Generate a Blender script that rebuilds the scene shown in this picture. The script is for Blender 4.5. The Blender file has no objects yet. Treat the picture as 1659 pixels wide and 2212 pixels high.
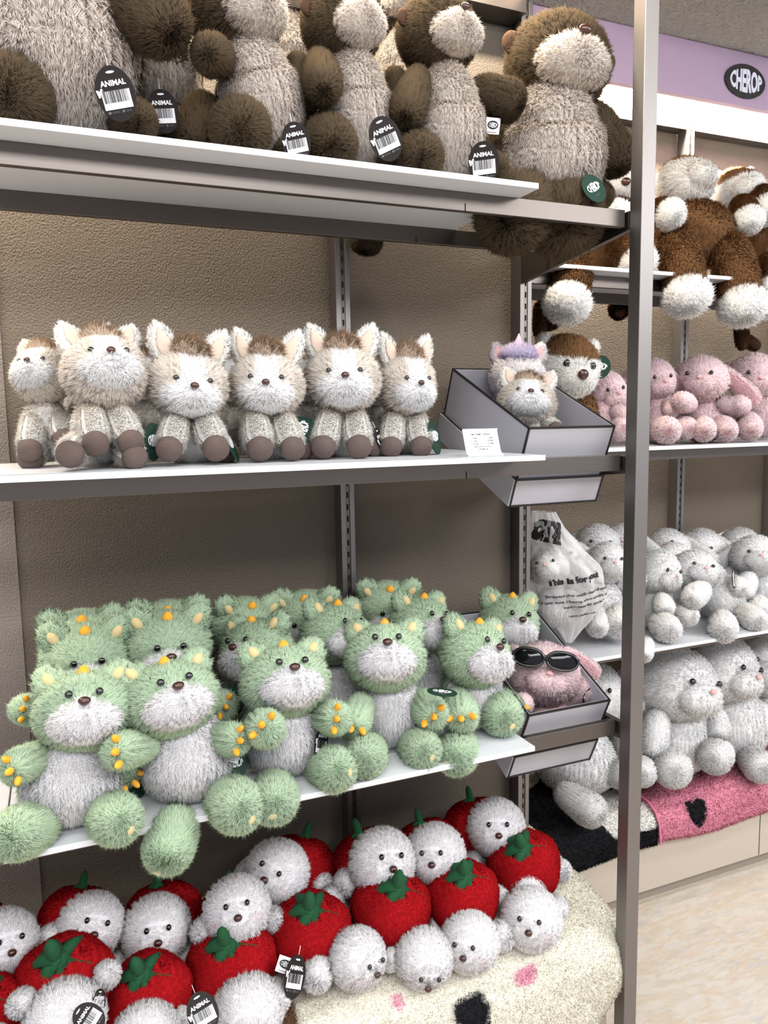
import bpy, bmesh, math, random
import numpy as np
from mathutils import Vector, Matrix
random.seed(7); RNG = np.random.default_rng(7)
SC = bpy.context.scene; COL = SC.collection
# ---------------------------------------------------------------- camera
HC = 1.40; FPX = 1670.0; YAW, PIT, ROL = 0.39895, 0.11756, 0.01671
def _rot():
    cy, sy = math.cos(YAW), math.sin(YAW); cp, sp = math.cos(PIT), math.sin(PIT); cr, sr = math.cos(ROL), math.sin(ROL)
    fw = np.array([sy, cy, 0.]); rt = np.array([cy, -sy, 0.]); dn = np.array([0, 0, -1.])
    f2 = fw*cp+dn*sp; d2 = dn*cp-fw*sp
    return rt*cr+d2*sr, d2*cr-rt*sr, f2
RT, DN, FW = _rot()
CAM = Vector((0, 0, HC))
cd = bpy.data.cameras.new('camera'); cam = bpy.data.objects.new('camera', cd); COL.objects.link(cam)
cd.sensor_fit = 'HORIZONTAL'; cd.sensor_width = 36; cd.lens = FPX/1659*36; cd.clip_start = .02
cam.matrix_world = Matrix(((RT[0], -DN[0], -FW[0], 0), (RT[1], -DN[1], -FW[1], 0), (RT[2], -DN[2], -FW[2], HC), (0, 0, 0, 1)))
SC.camera = cam
def P(px, py, Y):
    """point of the place at depth Y (metres into the shop) that the photo shows at px, py"""
    r = RT*((px-829.5)/FPX)+DN*((py-1106)/FPX)+FW
    return Vector(r*(Y/r[1]))+Vector((0, 0, HC))
def MPP(px, py, Y):
    q = np.array(P(px, py, Y))-np.array([0, 0, HC]); return float(q@FW)/FPX
# ---------------------------------------------------------------- world, lights, exposure
w = bpy.data.worlds.new('shop_ambience'); SC.world = w; w.use_nodes = True
w.node_tree.nodes['Background'].inputs[0].default_value = (.86, .88, 1, 1); w.node_tree.nodes['Background'].inputs[1].default_value = .80
def area(name, loc, rot, sx, sy, power, col=(1, 1, 1), spread=math.pi):
    l = bpy.data.lights.new(name, 'AREA'); l.shape = 'RECTANGLE'; l.size = sx; l.size_y = sy; l.energy = power; l.color = col; l.spread = spread
    o = bpy.data.objects.new(name, l); COL.objects.link(o); o.location = loc; o.rotation_euler = rot; return o
area('ceiling_light_row', (.35, .50, 2.45), (math.radians(8), 0, 0), 2.2, .2, 15, (1, .985, .96))
area('frontal_fill_back', (-.1, -.9, 2.45), (math.radians(38), 0, 0), 2.6, .5, 50, (1, .985, .97))  # unseen fill behind the camera, added to brighten the toys' fronts
area('ceiling_light_aisle', (2.6, .55, 2.45), (math.radians(15), 0, 0), 1.2, .4, 16, (1, .985, .96))
area('frontal_fill_right', (2.7, -1.0, 2.45), (math.radians(42), 0, 0), 1.6, .6, 52, (1, .985, .97))  # second added fill, lifts the toys of the recessed unit from the front
area('cove_strip_near', (-.1, 1.29, 2.45), (math.radians(34), 0, 0), 2.1, .04, 62, (1, .86, .68))
area('cove_strip_far', (1.95, 1.888, 2.42), (math.radians(20), 0, 0), 1.8, .04, 150, (1, .88, .72))
SC.view_settings.view_transform = 'Standard'; SC.view_settings.look = 'None'; SC.view_settings.exposure = 0.20; SC.view_settings.gamma = 1
SC.view_settings.use_curve_mapping = False
SC.cycles.max_bounces = 8; SC.cycles.diffuse_bounces = 6; SC.cycles.glossy_bounces = 3; SC.cycles.transparent_max_bounces = 8; SC.cycles.transmission_bounces = 4
SC.cycles.caustics_reflective = False; SC.cycles.caustics_refractive = False
SC.cycles.use_adaptive_sampling = True; SC.cycles.adaptive_threshold = 0.02
# ---------------------------------------------------------------- helpers
def lin(c):
    return tuple(((v/255)/12.92 if v/255 <= .04045 else ((v/255+.055)/1.055)**2.4) for v in c)
def tag(o, label=None, cat=None, group=None, kind=None):
    if label: o['label'] = label
    if cat: o['category'] = cat
    if group: o['group'] = group
    if kind: o['kind'] = kind
    return o
def link(name, mesh, parent=None, M=None, mat=None):
    o = bpy.data.objects.new(name, mesh); COL.objects.link(o)
    if parent is not None: o.parent = parent
    if M is not None: o.matrix_basis = M
    if mat is not None and not mesh.materials: mesh.materials.append(mat)
    return o
def empty(name, loc):
    o = bpy.data.objects.new(name, None); COL.objects.link(o); o.location = loc; o.empty_display_size = .02; return o
def T(v): return Matrix.Translation(v)
def Rx(a): return Matrix.Rotation(math.radians(a), 4, 'X')
def Ry(a): return Matrix.Rotation(math.radians(a), 4, 'Y')
def Rz(a): return Matrix.Rotation(math.radians(a), 4, 'Z')
def S(x, y=None, z=None):
    y = x if y is None else y; z = x if z is None else z
    return Matrix.Diagonal((x, y, z, 1))
# ---------------------------------------------------------------- materials
def mat(name, col, rough=.6, metal=0., bump=None, noise=None, spec=.5, coat=0):
    m = bpy.data.materials.new(name); m.use_nodes = True; nt = m.node_tree; b = nt.nodes['Principled BSDF']
    c = lin(col); b.inputs['Base Color'].default_value = (*c, 1); b.inputs['Roughness'].default_value = rough; b.inputs['Metallic'].default_value = metal
    b.inputs['Specular IOR Level'].default_value = spec; b.inputs['Coat Weight'].default_value = coat
    tc = nt.nodes.new('ShaderNodeTexCoord')
    if noise:
        sc, c2, det = noise; n = nt.nodes.new('ShaderNodeTexNoise'); n.inputs['Scale'].default_value = sc; n.inputs['Detail'].default_value = det
        nt.links.new(tc.outputs['Object'], n.inputs['Vector']); r = nt.nodes.new('ShaderNodeMix'); r.data_type = 'RGBA'
        r.inputs[6].default_value = (*c, 1); r.inputs[7].default_value = (*lin(c2), 1); nt.links.new(n.outputs['Fac'], r.inputs[0]); nt.links.new(r.outputs[2], b.inputs['Base Color'])
    if bump:
        sc, st, dist, stretch = bump; mp = nt.nodes.new('ShaderNodeMapping'); mp.inputs['Scale'].default_value = stretch; nt.links.new(tc.outputs['Object'], mp.inputs['Vector'])
        n = nt.nodes.new('ShaderNodeTexNoise'); n.inputs['Scale'].default_value = sc; n.inputs['Detail'].default_value = 3; nt.links.new(mp.outputs[0], n.inputs['Vector'])
        bn = nt.nodes.new('ShaderNodeBump'); bn.inputs['Strength'].default_value = st; bn.inputs['Distance'].default_value = dist
        nt.links.new(n.outputs['Fac'], bn.inputs['Height']); nt.links.new(bn.outputs[0], b.inputs['Normal'])
    return m
def fur_mat(name='plush_fur', tr=.15):
    m = bpy.data.materials.new(name); m.use_nodes = True; nt = m.node_tree; nt.nodes.clear(); N = nt.nodes.new; L = nt.links.new
    out = N('ShaderNodeOutputMaterial'); at = N('ShaderNodeAttribute'); at.attribute_name = 'Col'
    d = N('ShaderNodeBsdfDiffuse'); t = N('ShaderNodeBsdfTranslucent'); mx = N('ShaderNodeMixShader'); mx.inputs[0].default_value = tr
    L(at.outputs['Color'], d.inputs[0]); L(at.outputs['Color'], t.inputs[0]); L(d.outputs[0], mx.inputs[1]); L(t.outputs[0], mx.inputs[2]); L(mx.outputs[0], out.inputs[0])
    return m
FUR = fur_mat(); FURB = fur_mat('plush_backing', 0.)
def metal(name, col, rough, stretch, st=.06):
    m = mat(name, col, rough, 1.0, (60, st, .002, stretch)); return m
STEEL = metal('brushed_steel', (108, 102, 98), .40, (.12, 1, 9)); STEELV = metal('brushed_steel_upright', (134, 130, 128), .46, (9, 9, .12))
WALLM = mat('stucco_wall', (107, 98, 88), .8, 0, (330, .8, .0035, (1, 1, .8)), (9, (100, 91, 82), 4), .25)
WALL_LIT = mat('stucco_wall_lit_tone', (126, 117, 111), .85, 0, (330, .8, .0035, (1, 1, .8)), None, .2)  # paler copy of the stucco: light on the left wall put into its colour
CEIL = mat('rough_ceiling_plaster', (150, 152, 150), .9, 0, (90, 1, .02, (1, 1, 1)), (80, (120, 120, 118), 3), .1)
PURPLE = mat('purple_panel', (160, 141, 168), .5)
BOARD = mat('white_acrylic', (216, 219, 224), .28)
WHITEP = mat('white_paint', (240, 236, 232), .6)
BLACK = mat('black_gloss', (12, 12, 13), .12, 0, None, None, .6, .6)
BLACKM = mat('black_matte', (20, 19, 19), .55); DARK = mat('slot_shadow_black', (8, 7, 7), .9)
CARD = mat('grey_card', (168, 167, 175), .45); CARDIN = mat('grey_card_inside', (188, 187, 196), .5)
BROWNG = mat('nose_brown', (62, 30, 22), .25, 0, None, None, .5, .4)
ORANGE = mat('orange_felt', (240, 172, 50), .85, 0, (700, .5, .002, (1, 1, 1))); CREAMF = mat('cream_felt', (214, 192, 142), .9, 0, (600, .5, .002, (1, 1, 1)))
HOOF = mat('taupe_suede', (104, 90, 85), .85, 0, (500, .7, .002, (1, 1, 1)), (60, (86, 73, 69), 3), .2)
PINKF = mat('pink_felt', (238, 176, 176), .85); HEARTP = mat('rose_thread', (196, 120, 128), .8); EARPINK = mat('ear_pink', (230, 170, 178), .8); EARTAN = mat('ear_tan', (196, 170, 150), .85)
LEAFM = mat('green_leaf_felt', (24, 92, 52), .9, 0, (300, .8, .003, (1, 1, 1)), (90, (12, 66, 36), 3))
TAGB = mat('hang_tag_dark', (30, 24, 24), .6, 0, None, None, .25); TAGG = mat('hang_tag_green', (24, 54, 43), .55, 0, None, None, .25); INKW = mat('white_ink', (236, 236, 240), .5); INKB = mat('black_ink', (18, 18, 18), .6)
INKL = mat('lilac_white_ink', (206, 210, 232), .5); INKG = mat('grey_ink', (90, 90, 96), .6); LABELW = mat('white_label', (236, 235, 240), .5)
PLATM = mat('platform_laminate', (196, 186, 172), .6, 0, None, (260, (176, 164, 150), 6), .3); TOE = mat('toe_strip', (150, 140, 128), .5)
CLIPM = mat('clear_holder', (232, 240, 238), .15, 0, None, None, .6)
def floor_mat():
    m = mat('marbled_linoleum', (206, 196, 178), .5); nt = m.node_tree; b = nt.nodes['Principled BSDF']; tc = nt.nodes.new('ShaderNodeTexCoord')
    mp = nt.nodes.new('ShaderNodeMapping'); mp.inputs['Rotation'].default_value = (0, 0, .5); mp.inputs['Scale'].default_value = (1, 3.4, 1); nt.links.new(tc.outputs['Object'], mp.inputs['Vector'])
    prev = None
    for sc, pos, colr, seed in ((9, (.44, .60), (198, 180, 150), 0), (16, (.50, .64), (214, 186, 160), 3), (13, (.54, .68), (184, 182, 186), 7), (34, (.56, .72), (232, 224, 204), 9)):
        n = nt.nodes.new('ShaderNodeTexNoise'); n.noise_dimensions = '4D'; n.inputs['W'].default_value = seed; n.inputs['Scale'].default_value = sc; n.inputs['Detail'].default_value = 6; n.inputs['Distortion'].default_value = 1.4
        nt.links.new(mp.outputs[0], n.inputs['Vector']); r = nt.nodes.new('ShaderNodeMapRange'); r.inputs[1].default_value = pos[0]; r.inputs[2].default_value = pos[1]; nt.links.new(n.outputs['Fac'], r.inputs[0])
        k = nt.nodes.new('ShaderNodeMath'); k.operation = 'MULTIPLY'; k.inputs[1].default_value = .5; nt.links.new(r.outputs[0], k.inputs[0])
        x = nt.nodes.new('ShaderNodeMix'); x.data_type = 'RGBA'; x.inputs[7].default_value = (*lin(colr), 1); nt.links.new(k.outputs[0], x.inputs[0])
        if prev is None: x.inputs[6].default_value = (*lin((214, 207, 195)), 1)
        else: nt.links.new(prev.outputs[2], x.inputs[6])
        prev = x
    nt.links.new(prev.outputs[2], b.inputs['Base Color']); return m
FLOORM = floor_mat()
def plastic_mat():
    m = bpy.data.materials.new('clear_plastic_film'); m.use_nodes = True; nt = m.node_tree; nt.nodes.clear(); N = nt.nodes.new; L = nt.links.new
    out = N('ShaderNodeOutputMaterial'); t = N('ShaderNodeBsdfTransparent'); g = N('ShaderNodeBsdfPrincipled'); g.inputs['Base Color'].default_value = (.86, .86, .87, 1); g.inputs['Roughness'].default_value = .16
    fr = N('ShaderNodeLayerWeight'); fr.inputs[0].default_value = .35; mr = N('ShaderNodeMapRange'); mr.inputs[3].default_value = .30; mr.inputs[4].default_value = .8
    tc = N('ShaderNodeTexCoord'); n = N('ShaderNodeTexNoise'); n.inputs['Scale'].default_value = 18; n.inputs['Detail'].default_value = 2; n.inputs['Distortion'].default_value = 1.5; bn = N('ShaderNodeBump'); bn.inputs['Strength'].default_value = .6; bn.inputs['Distance'].default_value = .01
    L(tc.outputs['Object'], n.inputs['Vector']); L(n.outputs['Fac'], bn.inputs['Height']); L(bn.outputs[0], g.inputs['Normal'])
    mx = N('ShaderNodeMixShader'); L(fr.outputs['Facing'], mr.inputs[0]); L(mr.outputs[0], mx.inputs[0]); L(t.outputs[0], mx.inputs[1]); L(g.outputs[0], mx.inputs[2]); L(mx.outputs[0], out.inputs[0])
    return m
FILM = plastic_mat()
# ---------------------------------------------------------------- box-built meshes
def box_mesh(name, boxes, mats, bevel=0.0):
    """boxes: (x0,x1,y0,y1,z0,z1[,material index])"""
    bm = bmesh.new()
    for b in boxes:
        x0, x1, y0, y1, z0, z1 = b[:6]; mi = b[6] if len(b) > 6 else 0
        r = bmesh.ops.create_cube(bm, size=1); vs = r['verts']
        for v in vs: v.co = Vector((x0+(v.co.x+.5)*(x1-x0), y0+(v.co.y+.5)*(y1-y0), z0+(v.co.z+.5)*(z1-z0)))
        fs = list({f for v in vs for f in v.link_faces})
        for f in fs: f.material_index = mi
        if bevel:
            es = list({e for v in vs for e in v.link_edges}); bmesh.ops.bevel(bm, geom=es, offset=bevel, segments=2, profile=.5, affect='EDGES', material=-1)
    me = bpy.data.meshes.new(name); bm.to_mesh(me); bm.free()
    for m in mats: me.materials.append(m)
    return me
def box(name, b, m, parent=None, bevel=.0008, **k):
    o = link(name, box_mesh(name, [b], [m], bevel), parent); return tag(o, **k)
def grid_mesh(name, X, mats, smooth=True, closed=False):
    """X: (n,m,3) array of points"""
    n, m = X.shape[:2]; V = X.reshape(-1, 3); F = []
    for i in range(n-1):
        for j in range(m-(0 if closed else 1)):
            F.append((i*m+j, i*m+(j+1) % m, (i+1)*m+(j+1) % m, (i+1)*m+j))
    me = bpy.data.meshes.new(name); me.from_pydata(V.tolist(), [], F)
    if smooth: me.polygons.foreach_set('use_smooth', [True]*len(F))
    for a in mats: me.materials.append(a)
    return me
# ---------------------------------------------------------------- fur meshes
_ico = {}
def ico(sub):
    if sub not in _ico:
        bm = bmesh.new(); bmesh.ops.create_icosphere(bm, subdivisions=sub, radius=1)
        _ico[sub] = (np.array([v.co[:] for v in bm.verts]), np.array([[v.index for v in f.verts] for f in bm.faces])); bm.free()
    v, f = _ico[sub]; return v.copy(), f.copy()
def vnorm(V, F):
    n = np.cross(V[F[:, 1]]-V[F[:, 0]], V[F[:, 2]]-V[F[:, 0]]); N = np.zeros_like(V)
    for k in range(3): np.add.at(N, F[:, k], n)
    return N/np.maximum(np.linalg.norm(N, axis=1, keepdims=True), 1e-12)
def nz(p, f, s=0.):
    """smooth pseudo noise, -1..1"""
    return (np.sin(p[:, 0]*f+1.3*np.sin(p[:, 1]*f*.9+s)+s)+np.sin(p[:, 1]*f*1.1+1.7*np.sin(p[:, 2]*f*.8+s*2)+s*.7)+np.sin(p[:, 2]*f*.95+1.5*np.sin(p[:, 0]*f*1.2-s)))/3
def norm(a): return a/np.maximum(np.linalg.norm(a, axis=1, keepdims=True), 1e-12)
def fur_mesh(name, V, F, n, length, width, col, comb=None, lean=.55, jit=.17, clump=.24, cell=.0050, keep=None, seed=0, sway=.22):
    n = int(n*2.3); width *= .66
    rng = np.random.default_rng(abs(hash_(name))+seed); N = vnorm(V, F)
    A = np.linalg.norm(np.cross(V[F[:, 1]]-V[F[:, 0]], V[F[:, 2]]-V[F[:, 0]]), axis=1); idx = rng.choice(len(F), n, p=A/A.sum())
    a, b = rng.random(n), rng.random(n); sw = a+b > 1; a[sw] = 1-a[sw]; b[sw] = 1-b[sw]; c = 1-a-b
    f = F[idx]; R = V[f[:, 0]]*a[:, None]+V[f[:, 1]]*b[:, None]+V[f[:, 2]]*c[:, None]; Nr = norm(N[f[:, 0]]*a[:, None]+N[f[:, 1]]*b[:, None]+N[f[:, 2]]*c[:, None])
    C = comb(R, Nr) if comb else np.tile([0., 0., -1.], (n, 1))
    n0 = n; C = C-Nr*(C*Nr).sum(1, keepdims=True)
    sw3 = np.stack([nz(R, 90, 1.), nz(R, 80, 2.5), nz(R, 85, 4.)], 1)*sway
    d1 = norm(Nr*1.0+C*lean*.5+rng.normal(0, jit, (n, 3))*.8+sw3*.5); d2 = norm(Nr*.55+C*lean*1.25+rng.normal(0, jit, (n, 3))+sw3)
    L = length*(0.62+.5*rng.random(n))
    st = rng.random(n) < .05; L = np.where(st, L*1.45, L); d2 = norm(d2+Nr*st[:, None]*.8)
    if keep is not None: L = L*keep(R)
    L = L[:, None]; mid = R+d1*L*.5; tip = mid+d2*L*.55
    q = np.floor((R+rng.random(3)*cell)/cell).astype(np.int64); key = (q[:, 0]*73856093) ^ (q[:, 1]*19349663) ^ (q[:, 2]*83492791)
    _, inv = np.unique(key, return_inverse=True); cnt = np.bincount(inv)
    mt = np.stack([np.bincount(inv, weights=tip[:, k])/cnt for k in range(3)], 1)[inv]
    tip = tip+(mt-tip)*clump; mid = mid+(mt-mid)*clump*.18
    dirn = norm(tip-R); side = np.cross(Nr, dirn)+rng.normal(0, .45, (n, 3)); side = norm(side-dirn*(side*dirn).sum(1, keepdims=True))
    g = np.cross(side, dirn); flip = (g*Nr).sum(1) < 0; side[flip] *= -1
    W = width*(.7+.6*rng.random(n))[:, None]*.5
    R0 = R-Nr*length*.05
    SV = np.stack([R0-side*W, R0+side*W, mid+side*W*.8, mid-side*W*.8, tip], 1).reshape(-1, 3)
    bn = len(V); i0 = bn+np.arange(n)*5
    quads = np.stack([i0, i0+1, i0+2, i0+3], 1); tris = np.stack([i0+3, i0+2, i0+4], 1)
    # winding check: geometric normal (side x dir) should look outwards
    allV = np.concatenate([V, SV])
    loops = np.concatenate([F.ravel(), quads.ravel(), tris.ravel()]); starts = np.concatenate([np.arange(len(F))*3, len(F)*3+np.arange(n)*4, len(F)*3+n*4+np.arange(n)*3])
    me = bpy.data.meshes.new(name); me.vertices.add(len(allV)); me.vertices.foreach_set('co', allV.astype(np.float32).ravel())
    ed = np.stack([f[:, 0], i0], 1); me.edges.add(n); me.edges.foreach_set('vertices', ed.astype(np.int32).ravel())
    me.loops.add(len(loops)); me.loops.foreach_set('vertex_index', loops.astype(np.int32)); me.polygons.add(len(F)+2*n); me.polygons.foreach_set('loop_start', starts.astype(np.int32))
    me.update(calc_edges=True, calc_edges_loose=True); me.polygons.foreach_set('use_smooth', np.ones(len(F)+2*n, bool))
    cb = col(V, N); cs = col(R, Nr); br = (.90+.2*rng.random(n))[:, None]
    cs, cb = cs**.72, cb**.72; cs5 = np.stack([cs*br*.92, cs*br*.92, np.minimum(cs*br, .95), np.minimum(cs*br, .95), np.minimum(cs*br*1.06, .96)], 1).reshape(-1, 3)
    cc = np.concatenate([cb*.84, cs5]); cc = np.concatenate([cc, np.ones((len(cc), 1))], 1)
    at = me.color_attributes.new('Col', 'FLOAT_COLOR', 'POINT'); at.data.foreach_set('color', cc.astype(np.float32).ravel())
    sn = norm(Nr*.85+dirn*.12+rng.normal(0, .14, (n, 3))); nn = np.concatenate([N, np.repeat(sn, 5, 0)])
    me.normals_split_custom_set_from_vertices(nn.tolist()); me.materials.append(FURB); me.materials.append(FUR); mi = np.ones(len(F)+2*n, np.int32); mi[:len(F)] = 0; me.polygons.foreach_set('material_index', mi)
    return me
def hash_(s):
    h = 5381
    for ch in s: h = (h*33+ord(ch)) & 0x7fffffff
    return h
def C1(c):
    c = np.array(lin(c)); return lambda p, n: np.tile(c, (len(p), 1))
def mixc(c1, c2, fn):
    a, b = np.array(lin(c1)), np.array(lin(c2))
    def g(p, n):
        t = np.clip(fn(p), 0, 1)[:, None]; return a*(1-t)+b*t
    return g
def away(pt):
    pt = np.array(pt)
    def g(p, n): return norm(p-pt)
    return g
def down(p, n): return np.tile([0., -.2, -1.], (len(p), 1))
def tipw(p, n): return np.tile([0., 0., 1.], (len(p), 1))
def sup(v, e):
    """push a sphere point set to a squarer super-ellipsoid along z"""
    z = v[:, 2]; m = (1-np.abs(z)**e+1e-9)**(1/e); f = m/np.sqrt(np.maximum(1-z*z, 1e-6)); f = np.clip(f, 0, 3); v[:, 0] *= f; v[:, 1] *= f; return v
def ball(r, tweak=None, sub=4):
    v, f = ico(sub)
    if tweak: v = tweak(v)
    return v*np.array(r), f
def capsule(L, r0, r1, tip=1.0, sub=4):
    """limb along +z from z=0 (root) to z=L (end)"""
    v, f = ico(sub); v = sup(v, 3.0); t = (v[:, 2]+1)/2; r = r0+(r1-r0)*(t*t*(3-2*t)); v[:, 0] *= r; v[:, 1] *= r*tip; v[:, 2] = t*L; return v, f
def plain(name, V, F, m, smooth=True):
    me = bpy.data.meshes.new(name); me.from_pydata(V.tolist(), [], F.tolist()); me.polygons.foreach_set('use_smooth', [smooth]*len(F)); me.materials.append(m); return me
def ballm(name, r, m, tweak=None, sub=3):
    v, f = ball(r, tweak, sub); return plain(name, v, f, m)
# ---------------------------------------------------------------- lettering
def text_mesh(name, body, size, m, ext=.0002, off=0., width=None, envelope=None, align='CENTER', shear=0, space=1.):
    cu = bpy.data.curves.new(name, 'FONT'); cu.body = body; cu.size = size; cu.extrude = ext; cu.offset = off; cu.align_x = align; cu.align_y = 'CENTER'; cu.resolution_u = 3; cu.shear = shear; cu.space_character = space; cu.space_line = 1.0
    o = bpy.data.objects.new(name+'_tmp', cu); COL.objects.link(o); bpy.context.view_layer.update()
    me = bpy.data.meshes.new_from_object(o.evaluated_get(bpy.context.evaluated_depsgraph_get())); bpy.data.objects.remove(o); bpy.data.curves.remove(cu); me.name = name
    n = len(me.vertices); co = np.zeros(n*3); me.vertices.foreach_get('co', co); co = co.reshape(-1, 3)
    if len(co):
        c = (co.min(0)+co.max(0))/2; 
        if align == 'CENTER': co[:, 0] -= c[0]
        co[:, 1] -= c[1]
        if width: co[:, :2] *= width/(co[:, 0].max()-co[:, 0].min())
        if envelope:
            hw = (co[:, 0].max()-co[:, 0].min())/2; hh = (co[:, 1].max()-co[:, 1].min())/2
            k = envelope*np.sqrt(np.clip(1-(co[:, 0]/hw*.93)**2, .05, 1)); co[:, 1] = co[:, 1]/hh*k
        co = np.stack([co[:, 0], -co[:, 2], co[:, 1]], 1)      # stand upright, facing -Y
    me.vertices.foreach_set('co', co.ravel()); me.update(); me.materials.clear(); me.materials.append(m); return me
def disc(name, rx, rz, th, m, n=40):
    a = np.linspace(0, 2*math.pi, n, endpoint=False); bm = bmesh.new()
    v1 = [bm.verts.new((rx*math.cos(t), -th/2, rz*math.sin(t))) for t in a]; v2 = [bm.verts.new((rx*math.cos(t), th/2, rz*math.sin(t))) for t in a]
    bm.faces.new(v1); bm.faces.new(v2[::-1])
    for i in range(n): bm.faces.new((v1[i], v2[i], v2[(i+1) % n], v1[(i+1) % n]))
    bmesh.ops.recalc_face_normals(bm, faces=bm.faces); me = bpy.data.meshes.new(name); bm.to_mesh(me); bm.free(); me.materials.append(m); return me
# ================================================================ THE SHOP
WY = 1.54; RY = 1.97
box('floor', (-5, 7, -6, 2.3, -.05, 0), FLOORM, kind='structure', bevel=0)
box('wall_back', (-.077, 1.0, WY, WY+.1, 0, 2.6), WALLM, kind='structure', bevel=0)
box('wall_left', (-1.6, -.077, WY-.004, WY+.1, 0, 2.6), WALL_LIT, kind='structure', bevel=0)
box('wall_corner', (.96, 1.0, WY+.1, RY+.1, 0, 2.6), WALLM, kind='structure', bevel=0)
box('wall_right', (1.0, 3.6, RY, RY+.1, 0, 2.6), WALLM, kind='structure', bevel=0)
box('ceiling', (-1.6, 3.6, -.6, 2.07, 2.48, 2.56), CEIL, kind='structure', bevel=0)
box('trim_1', (1.002, 3.5, 1.84, 1.858, 2.325, 2.479), PURPLE, kind='structure')
box('trim_3', (1.75, 3.5, 1.30, 1.33, 2.455, 2.479), DARK, kind='structure')
# oval shop sign on the purple panel
def letters(name, w_, h_, m, ext): return text_mesh(name, 'CHEROP', .1, m, ext, .0038, width=w_, envelope=h_, space=1.0)
o = link('oval_sign', disc('oval_sign', .080, .048, .006, BLACKM, 56), None, T((1.976, 1.836, 2.395)))
tag(o, 'black oval sign with pale lilac bubble letters on the purple panel', 'sign')
link('sign_lettering', letters('sign_lettering', .128, .034, INKL, .001), o, T((0, -.0042, 0)))
# slotted uprights
def upright(x0, yf, yw, z0, z1, label):
    t = empty('slotted_upright', (x0+.015, yw, z0)); tag(t, label, 'upright', 'slotted wall uprights')
    d = yw-yf
    me = box_mesh('channel', [(-.015, -.0045, -d, -.001, 0, z1-z0), (.0045, .015, -d, -.001, 0, z1-z0), (-.0046, .0046, -d+.006, -.001, 0, z1-z0)], [STEELV], .0006); link('channel', me, t)
    H = z1-z0; n = int(H/.025); bx = [(-.0038, .0038, -d+.0018, -d+.0062, 0, H, 0)]
    for i in range(n): bx.append((-.0018, .0018, -d+.0012, -d+.0025, .012+i*.025, .024+i*.025, 1))
    link('slot_strip', box_mesh('slot_strip', bx, [STEEL, DARK]), t)
upright(.536, 1.5, WY, .33, 2.30, 'slotted steel upright on the wall behind the ponies and green bears')
upright(.969, 1.5, WY, .33, 2.33, 'slotted steel upright at the end of the near wall, left of the front post')
upright(1.846, 1.93, RY, .31, 2.312, 'slotted steel upright on the recessed wall above the white rabbits')
upright(2.272, 1.93, RY, .31, 2.312, 'slotted steel upright at the far right edge of the recessed wall')
box('cross_beam', (-1.5, .966, 1.475, WY-.001, 2.245, 2.283), STEEL, label='steel cross beam at the top of the near wall', cat='beam')
box('cross_beam', (1.02, 1.843, 1.93, RY-.001, 2.272, 2.307), STEEL, label='steel cross beam under the bright cove, left of the far upright', cat='beam')
box('cross_beam', (1.879, 3.4, 1.93, RY-.001, 2.272, 2.307), STEEL, label='steel cross beam under the bright cove, right of the far upright', cat='beam')
box('top_arm', (.97, 1.0, 1.147, 1.5, 2.29, 2.33), STEEL, label='steel arm joining the near wall to the front post overhead', cat='arm')
box('frame_post', (.970, 1.0, 1.117, 1.147, .0, 2.47), STEELV, bevel=.0012, label='square brushed steel post standing in front of the shelves', cat='post')
# brackets, rails and boards of the near unit
def bracket(x, y0, y1, zt, hf, hb, label):
    bm = bmesh.new(); pr = [(y0, zt-hf), (y0, zt), (y1, zt), (y1, zt-hb)]
    a = [bm.verts.new((x-.001, y, z)) for y, z in pr]; b = [bm.verts.new((x+.010, y, z)) for y, z in pr]
    bm.faces.new(a); bm.faces.new(b[::-1])
    for i in range(4): bm.faces.new((a[i], b[i], b[(i+1) % 4], a[(i+1) % 4]))
    bmesh.ops.recalc_face_normals(bm, faces=bm.faces); me = bpy.data.meshes.new('shelf_bracket'); bm.to_mesh(me); bm.free(); me.materials.append(STEEL)
    tag(link('shelf_bracket', me), label, 'bracket', 'shelf brackets')
for zt, nm in ((1.765, 'top'), (1.327, 'middle'), (.814, 'lower')):
    bracket(.971, 1.1475, 1.499, zt, .032, .068, f'steel bracket carrying the {nm} shelf rails from post to wall')
RAILS = ((1.738, 1.768, 1.385, 'top'), (1.300, 1.330, 1.395, 'middle'), (.787, .817, 1.432, 'lower'))
for z0, z1, yb, nm in RAILS:
    for y, fr, sx in ((1.155, 'front', .64), (yb, 'back', .66)):
        o = tag(link('shelf_rail', box_mesh('shelf_rail', [(-1.3, .966, y, y+.012, z0, z1)], [STEEL], .0008)), f'long {fr} steel rail under the {nm} shelf of the near unit', 'rail', 'shelf rails')
        if nm != 'lower': link('joint_slit', box_mesh('joint_slit', [(sx-.0009, sx+.0009, y-.0004, y+.002, z0-.0003, z0+.012)], [DARK]), o)
for z, nm, who in ((1.768, 'top', 'brown bears'), (1.330, 'middle', 'ponies'), (.817, 'lower', 'green bears')):
    box('shelf_board', (-.098, .745, 1.10 if nm != 'middle' else 1.075, 1.448, z+.0003, z+.0093), BOARD, label=f'white acrylic board of the {nm} shelf under the {who}', cat='shelf board', group='white shelf boards')
box('shelf_board', (-.95, -.1005, 1.11, 1.448, .8173, .8263), BOARD, label='white acrylic board continuing the lower shelf at the left edge', cat='shelf board', group='white shelf boards')
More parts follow.
